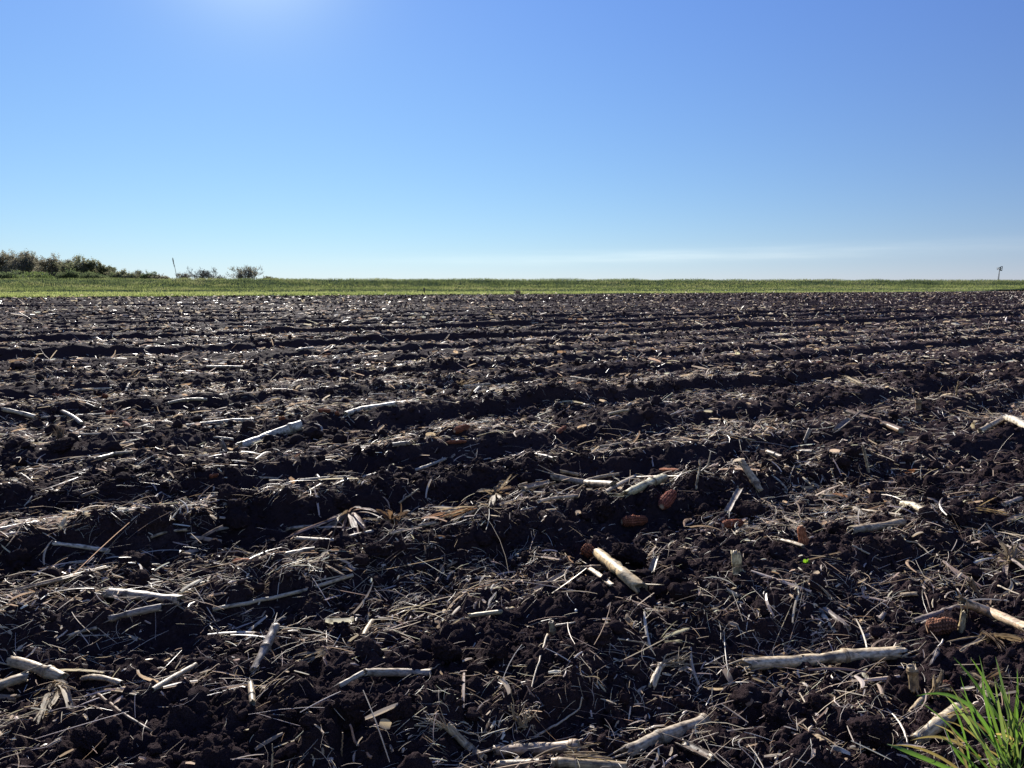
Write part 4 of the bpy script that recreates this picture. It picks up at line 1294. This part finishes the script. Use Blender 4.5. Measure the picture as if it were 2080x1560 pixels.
# --- DISTANCE
def build_meadow_grass():
    r = np.random.default_rng(60)
    V, Q, K, nv = [], [], [], 0

    def put(n, p0, p1, hlo, hhi, wlo, whi, cols, tband=None, power=1.0):
        nonlocal nv
        # sample evenly over what the strip shows: lateral by view angle, depth over the strip
        tt = r.uniform(-.95, .95, n)
        ye = EDGE_P * NR / (1 - ROW * tt); yb = BY0 / (1 - BS * tt)
        u = r.uniform(0, 1, n) ** power
        if tband is None:
            y = ye + (yb - 5 - ye) * u
        else:
            y = yb + tband[0] + (tband[1] - tband[0]) * u
        x = tt * y
        p = (y - ROW * x) / NR
        ok = p > EDGE_P - .1 - .5 * r.uniform(0, 1, len(p)) ** 3 + .35 * perlin(x * .7, y * .3, 74)
        x, y = x[ok], y[ok]; m = len(x)
        h = r.uniform(hlo, hhi, m) * (1 + .5 * perlin(x * .35, y * .35, 70))
        wd = r.uniform(wlo, whi, m)
        z = GH(x, y)
        pos = np.stack([x, y, z + h * .42], 1)
        patch = perlin(x * .12, y * .3, 71) + .5 * perlin(x * .6, y * .6, 72) + r.normal(0, .25, m)
        ci = np.clip(((patch + .8) / 1.6 * len(cols)).astype(int), 0, len(cols) - 1)
        col = np.asarray(cols)[ci] * r.normal(1, .12, (m, 1))
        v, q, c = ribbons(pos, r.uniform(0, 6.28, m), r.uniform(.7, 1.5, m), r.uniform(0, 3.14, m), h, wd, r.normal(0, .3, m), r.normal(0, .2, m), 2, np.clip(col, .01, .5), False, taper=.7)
        V.append(v); Q.append(q + nv); K.append(c); nv += len(v)
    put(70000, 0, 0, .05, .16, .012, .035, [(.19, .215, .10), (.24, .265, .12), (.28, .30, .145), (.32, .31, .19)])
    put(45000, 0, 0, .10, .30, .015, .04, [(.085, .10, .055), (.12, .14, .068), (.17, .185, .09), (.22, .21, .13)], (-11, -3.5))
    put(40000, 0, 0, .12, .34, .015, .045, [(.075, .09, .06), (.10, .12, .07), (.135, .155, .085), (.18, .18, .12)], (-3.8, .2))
    put(5000, 0, 0, .06, .22, .012, .035, [(.09, .10, .045), (.15, .17, .07), (.22, .21, .12)], None, 9.0)
    put(9000, 0, 0, .10, .30, .010, .025, [(.10, .12, .05), (.16, .15, .08)], (-.3, 1.4))
    o = mesh_obj('meadow_grass', np.concatenate(V), np.concatenate(Q), None, M_FARGRASS, np.concatenate(K), None, False)
    tag(o, 'green grass growing on the strip and the bank behind the field', 'grass', kind='stuff')


build_meadow_grass()


def dirxy(px, depth):
    return np.array([(px - 1040) / FPX * depth * CT, depth])


def ypix(py, depth):                  # height of a thing that reaches up to photo row py at that depth
    v = (py - 780) / FPX
    return CAM_H - (ST + v * CT) / (CT - v * ST) * depth


def tree(px, top, wpx, depth, label, cols, kind='leafy', dens=1.0, seed=0, name='tree', cat='tree', group=None):
    """top: photo row of its top; wpx: crown width in pixels"""
    r = np.random.default_rng(seed)
    b = dirxy(px, depth); base = np.array([b[0], b[1], float(GH(b[0], b[1])) if depth < 120 else 0.0])
    h = ypix(top, depth) - base[2]; wd = wpx / FPX * depth
    e = empty(name, base); tag(e, label, cat, group)
    mb = MB(); tips = []
    zc = {'leafy': .10, 'bare': .22, 'bush': .04}[kind]

    def grow(p, d, L, rad, lev):
        n = 4
        pts = [p]
        dd = d.copy()
        for i in range(n):
            dd = dd + r.normal(0, .13, 3) + np.array([0, 0, .04]); dd /= np.linalg.norm(dd)
            pts.append(pts[-1] + dd * L / n)
        pts = np.array(pts)
        tube(mb, pts, np.maximum(np.linspace(rad, rad * .6, n + 1), .02 if kind == 'bare' else .01), 5 if lev < 2 else 3, (1, 1, 1), cap=False)
        if lev >= 2: tips.extend(pts[1:])
        if lev >= (4 if kind == 'bare' else 3): return
        kids = r.integers(3, 6) if lev else (r.integers(5, 8))
        for j in range(kids):
            i = r.integers(1 if lev else 2, n + 1)
            ax = r.normal(0, 1, 3); ax[2] = abs(ax[2]) * .5 + .12
            nd = dd * .55 + ax / np.linalg.norm(ax) * .9; nd /= np.linalg.norm(nd)
            grow(pts[i], nd, L * r.uniform(.5, .78), rad * .5, lev + 1)
    stems = 1 if kind == 'leafy' else 2 if kind == 'bare' else 5
    for s_ in range(stems):
        d0 = np.array([r.normal(0, .12 if stems == 1 else .4), r.normal(0, .12 if stems == 1 else .4), 1.0]); d0 /= np.linalg.norm(d0)
        grow(base + np.array([r.normal(0, .03 * wd * (stems > 1)), 0, -.1]), d0, h * (.45 if kind != 'bush' else .3), h * (.036 if kind == 'bare' else .030) / stems ** .5, 0)
    # fit the skeleton into the outline seen
    allV = np.concatenate(mb.V); tp = np.array(tips)
    mx = max(.01, np.quantile(np.abs(tp[:, 0] - base[0]), .97)); my = max(.01, np.quantile(np.abs(tp[:, 1] - base[1]), .97)); mz = max(.01, tp[:, 2].max() - base[2])
    k = np.array([wd * .5 / mx, wd * .5 / my, h / mz])
    fitv = lambda P: base + (P - base) * k
    mb.V = [fitv(v) for v in mb.V]; tp = fitv(tp)
    mb.build('trunk', M_BARK, e, base)
    if kind == 'bare' and dens <= 0: return e
    nl = int({'leafy': 14000, 'bare': 900, 'bush': 8000}[kind] * dens)
    # leaf clumps round the twigs, with gaps
    src = tp[r.integers(0, len(tp), nl)]
    if kind == 'bush':
        a = r.normal(0, 1, (nl // 2, 3)); a /= np.linalg.norm(a, axis=1)[:, None]; a[:, 2] = np.abs(a[:, 2])
        lobes = np.stack([r.uniform(-.32, .32, 9) * wd, r.uniform(-.3, .3, 9) * wd, r.uniform(.25, .62, 9) * h], 1)
        rad = np.minimum(r.uniform(.22, .38, 9) * wd, lobes[:, 2] * .9 + .1 * h)
        pick = r.integers(0, 9, nl // 2)
        rr = rad[pick] * r.uniform(.55, 1.0, nl // 2) ** .4
        pp = base + lobes[pick] + a * rr[:, None] * np.array([1, 1, .9])
        pp[:, 2] = np.clip(pp[:, 2], base[2] + .05, base[2] + h)
        src[:nl // 2] = pp
    if kind == 'leafy':                       # lower boughs and suckers round the trunk
        m_ = int(nl * .45); a = r.normal(0, 1, (m_, 3)); a /= np.linalg.norm(a, axis=1)[:, None]
        rr = r.uniform(.3, 1, m_) ** .5
        src[:m_] = base + np.stack([a[:, 0] * wd * .5 * rr, a[:, 1] * wd * .5 * rr, h * (.40 + .36 * a[:, 2] * rr)], 1)
    P = src + r.normal(0, 1, (nl, 3)) * np.array([.035 * wd, .035 * wd, .03 * h])
    P[:, 2] = np.maximum(P[:, 2], base[2] + zc * h * .5)
    cl = perlin(P[:, 0] * .55, P[:, 2] * .7 + P[:, 1] * .3, 80 + seed % 9)
    keep = (cl > -.62) if kind != 'bare' else cl > -.2
    P = P[keep]; nl = len(P)
    if nl:
        s_ = r.uniform(.14, .32, nl) * (depth / 180)
        ci = np.clip(((cl[keep] + r.normal(0, .25, nl) + .8) / 1.6 * len(cols)).astype(int), 0, len(cols) - 1)
        col = np.asarray(cols)[ci] * 1.0 * r.normal(1, .07, (nl, 1))
        v, q, c = ribbons(P, r.uniform(0, 6.28, nl), r.normal(0, .7, nl), r.uniform(0, 3.14, nl), s_, s_ * .7, r.normal(0, .3, nl), r.normal(0, .3, nl), 2, np.clip(col, .008, .4), False, taper=.8)
        mb2 = MB(); mb2.add(v, q, None, c); mb2.build('crown', M_LEAF, e, base, smooth=False)
    return e


BROWN = [(.15, .137, .095), (.19, .172, .12), (.225, .20, .145), (.17, .175, .105)]
OLIVE = [(.12, .13, .075), (.155, .165, .09), (.19, .19, .11), (.21, .20, .125)]
GREEN = [(.075, .10, .05), (.105, .135, .06), (.13, .16, .07), (.16, .18, .085)]
D = 175
T_ = [(-40, 511, 90, 190, 'leftmost tall brownish tree of the wood, cut by the left edge', BROWN, 'leafy', 1.0),
      (12, 510, 62, 186, 'tall brownish tree with open twiggy top, second from the left edge', BROWN, 'leafy', .9),
      (40, 508, 58, 180, 'tallest brownish tree of the wood at the left', BROWN, 'leafy', .9),
      (74, 515, 52, 188, 'brownish tree just right of the tallest one', BROWN, 'leafy', .85),
      (98, 514, 50, 178, 'thin crowned tree with sky gaps, right of the brownish trees', BROWN, 'leafy', .55),
      (124, 522, 48, 184, 'rounded brown olive tree in the middle of the wood', BROWN, 'leafy', 1.0),
      (152, 519, 56, 176, 'broad olive tree sloping down to the right end of the wood', OLIVE, 'leafy', 1.1),
      (184, 527, 48, 180, 'lower olive tree at the right end of the wood', OLIVE, 'leafy', 1.0),
      (212, 534, 40, 182, 'last small olive tree of the wood', OLIVE, 'leafy', 1.0),
      (145, 545, 44, 160, 'round dark green bush in front of the wood', GREEN, 'bush', 1.0),
      (180, 549, 40, 158, 'second round green bush in front of the wood', GREEN, 'bush', .9),
      (206, 552, 36, 157, 'low rounded green bush at the foot of the last small tree', GREEN, 'bush', .9),
      (20, 550, 60, 157, 'low green shrub under the tall trees at the left', GREEN, 'bush', .8),
      (76, 553, 70, 157, 'bright green shrub at the foot of the wood', [(.10, .14, .045), (.14, .18, .06)], 'bush', .7),
      (240, 543, 34, 172, 'pale olive shrub right of the wood', OLIVE, 'bush', .9),
      (264, 551, 34, 170, 'green shrub right of the pale olive one', OLIVE, 'bush', .9),
      (285, 546, 26, 176, 'twiggy sapling between two shrubs', OLIVE, 'bare', .6),
      (302, 548, 34, 172, 'dark shrub left of the leaning reed', GREEN, 'bush', .9),
      (330, 556, 36, 170, 'low brown shrub just left of the leaning reed', BROWN, 'bush', .8),
      (372, 552, 30, 172, 'thin twiggy shrub right of the leaning reed', BROWN, 'bare', .8),
      (414, 540, 62, 182, 'wide bare tree with see-through branches right of the leaning reed', BROWN, 'bare', .1),
      (455, 551, 40, 186, 'low thin bare shrub between the two separate trees', BROWN, 'bare', .3),
      (507, 537, 60, 178, 'dense rounded half bare tree, standing farthest right', BROWN, 'bare', 2.2),
      (548, 560, 34, 178, 'low olive shrub right of the dense rounded tree', OLIVE, 'bush', .5),
      (572, 565, 26, 180, 'smallest shrub, farthest right on the bank', OLIVE, 'bush', .4)]
for i, (px, top, wpx, dp, lab, cols, kd, de) in enumerate(T_):
    shrub = kd == 'bush' or 'shrub' in lab
    tree(px, top, wpx, dp, lab, cols, kd, de, 100 + i, 'shrub' if shrub else 'tree', 'shrub' if shrub else 'tree', 'trees and shrubs beyond the bank')


def build_far_things():
    # leaning reed on the bank
    yb = BY0 / (1 - BS * ((360 - 1040) / FPX)) - .5
    b = dirxy(361, yb); z0 = float(GH(b[0], b[1])); base = np.array([b[0], b[1], z0 - .05])
    t = dirxy(354, yb); top = np.array([t[0], t[1], ypix(524, yb)])
    e = empty('reed', base); tag(e, 'tall leaning reed with a feathery tip on top of the bank', 'reed')
    mb = MB(); S, _ = resample([base, (base + top) / 2 + [.03, 0, 0], top], 8); tube(mb, S, np.linspace(.035, .018, 8), 6); mb.build('stem', M_POST, e, base)
    r = np.random.default_rng(8); n = 120
    u = r.uniform(.0, 1, n); P = top + (base - top) * (u * .38)[:, None] + r.normal(0, .022, (n, 3)) * (np.sin(np.pi * (u * .8 + .15)))[:, None]
    v, q, c = ribbons(P, r.uniform(0, 6.28, n), r.uniform(.8, 1.5, n), r.uniform(0, 3, n), r.uniform(.12, .3, n), r.uniform(.012, .03, n), r.normal(0, .2, n), r.normal(0, .2, n), 2, np.tile((.10, .09, .08), (n, 1)) * r.normal(1, .15, (n, 1)), False)
    mb = MB(); mb.add(v, q, None, c); mb.build('plume', M_STRAW, e, base)
    # post on the strip
    dp = 60; b = dirxy(862, dp); base = np.array([b[0], b[1], float(GH(b[0], b[1])) - .05])
    e = empty('fence_post', base); tag(e, 'short dark wooden post standing in the grass at the field edge', 'post')
    import bmesh
    hgt = ypix(585, dp) - base[2]
    mb = MB(); rs = np.random.default_rng(2)
    S = base + np.array([0, 0, 1.0]) * np.linspace(0, hgt, 8)[:, None] + np.stack([np.linspace(0, -.03, 8), np.zeros(8), np.zeros(8)], 1)
    tube(mb, S, .062 * (1 + rs.normal(0, .04, 8)), 10); mb.build('post_shaft', M_POST, e, base)
    mb = MB(); S2 = np.array([S[-1] + [-.0, 0, -.02], S[-1] + [0, 0, .02], S[-1] + [0, 0, .035]]); tube(mb, S2, np.array([.068, .066, .03]), 10); mb.build('post_cap', M_POST, e, base)
    # dark weed clump on the strip
    dp = 57.5; b = dirxy(1052, dp); base = np.array([b[0], b[1], float(GH(b[0], b[1]))])
    mb = MB()
    for i in range(90):
        a = base + np.array([rs.normal(0, .12), rs.normal(0, .1), -.02]); tip = a + np.array([rs.normal(0, .12), rs.normal(0, .1), rs.uniform(.12, .42)])
        blade(mb, a, tip, .03, np.array((.085, .06, .05)) * rs.normal(1, .15), rs, .1, 5)
    o = mb.build('dead_weed', M_STRAW, None, base); tag(o, 'brownish dead weed clump at the grass edge right of the post', 'dead weed')
    # small meadow windmill with tail boards
    dp = 185; b = dirxy(2026, dp); base = np.array([b[0], b[1], 0.0])
    e = empty('windmill', base); tag(e, 'small polder windmill with triangular tail on a thin mast, far right behind the bank', 'windmill')
    zt = ypix(545.5, dp); mpx = dp / FPX
    mb = MB()
    top = base + np.array([.15 * mpx * 10, 0, zt])
    for dx, dy in ((-.16, -.16), (.16, -.16), (.16, .16), (-.16, .16)):
        tube(mb, np.array([base + [dx, dy, 0], top + [dx * .2, dy * .2, -.2]]), .035, 6)
    for k in range(6):
        f = (k + .5) / 6.5; w2 = .16 * (1 - f) + .04 * f; c_ = base * (1 - f) + top * f
        pts = [c_ + [-w2, -w2, 0], c_ + [w2, -w2, 0], c_ + [w2, w2, 0], c_ + [-w2, w2, 0], c_ + [-w2, -w2, 0]]
        for a_, b_ in zip(pts[:-1], pts[1:]): tube(mb, np.array([a_, b_]), .02, 4)
    mb.build('mast', M_STEEL, e, base)
    hub = top + np.array([-4.2 * mpx, 0, .05])
    tailx = 4.4 * mpx
    mb = MB()
    tube(mb, np.array([hub, top + [tailx, 0, 0]]), .045, 6)
    for s in (1, -1):
        tube(mb, np.array([hub, top + [tailx, 0, s * 4.4 * mpx]]), .085, 6)
    mb.build('tail_boom', M_STEEL, e, base)

    def board(x0, x1, z0_, z1_, sl):
        V = []
        for y_ in (-.03, .03):
            for (x, z) in ((x0, z0_), (x1, z0_), (x1 + sl, z1_), (x0 + sl, z1_)):
                V.append(top + [x * mpx, y_, z * mpx])
        mb = MB(); mb.add(np.array(V), [(0, 1, 2, 3), (7, 6, 5, 4), (0, 4, 5, 1), (1, 5, 6, 2), (2, 6, 7, 3), (3, 7, 4, 0)])
        mb.build('tail_board', M_STEEL, e, base, smooth=False)
    board(.6, 2.5, -4.4, 3.0, 0)
    board(3.9, 5.2, -4.6, 4.6, .5)
    mb = MB()
    for k in range(4):
        a = k * math.pi / 2 + .5; rd = np.array([0, math.cos(a), math.sin(a)])
        V = [hub + rd * .15 + [-.02, 0, 0], hub + rd * .34 + [-.06, 0, 0], hub + rd * .34 + np.cross(rd, [1, 0, 0]) * .22 + [.06, 0, 0], hub + rd * .15 + np.cross(rd, [1, 0, 0]) * .12 + [.02, 0, 0]]
        V = np.array(V + [v + np.array([.015, 0, 0]) for v in V])
        mb2 = MB(); mb2.add(V, [(0, 1, 2, 3), (7, 6, 5, 4), (0, 4, 5, 1), (1, 5, 6, 2), (2, 6, 7, 3), (3, 7, 4, 0)]); mb2.build('rotor_blade', M_STEEL, e, base, smooth=False)


build_far_things()
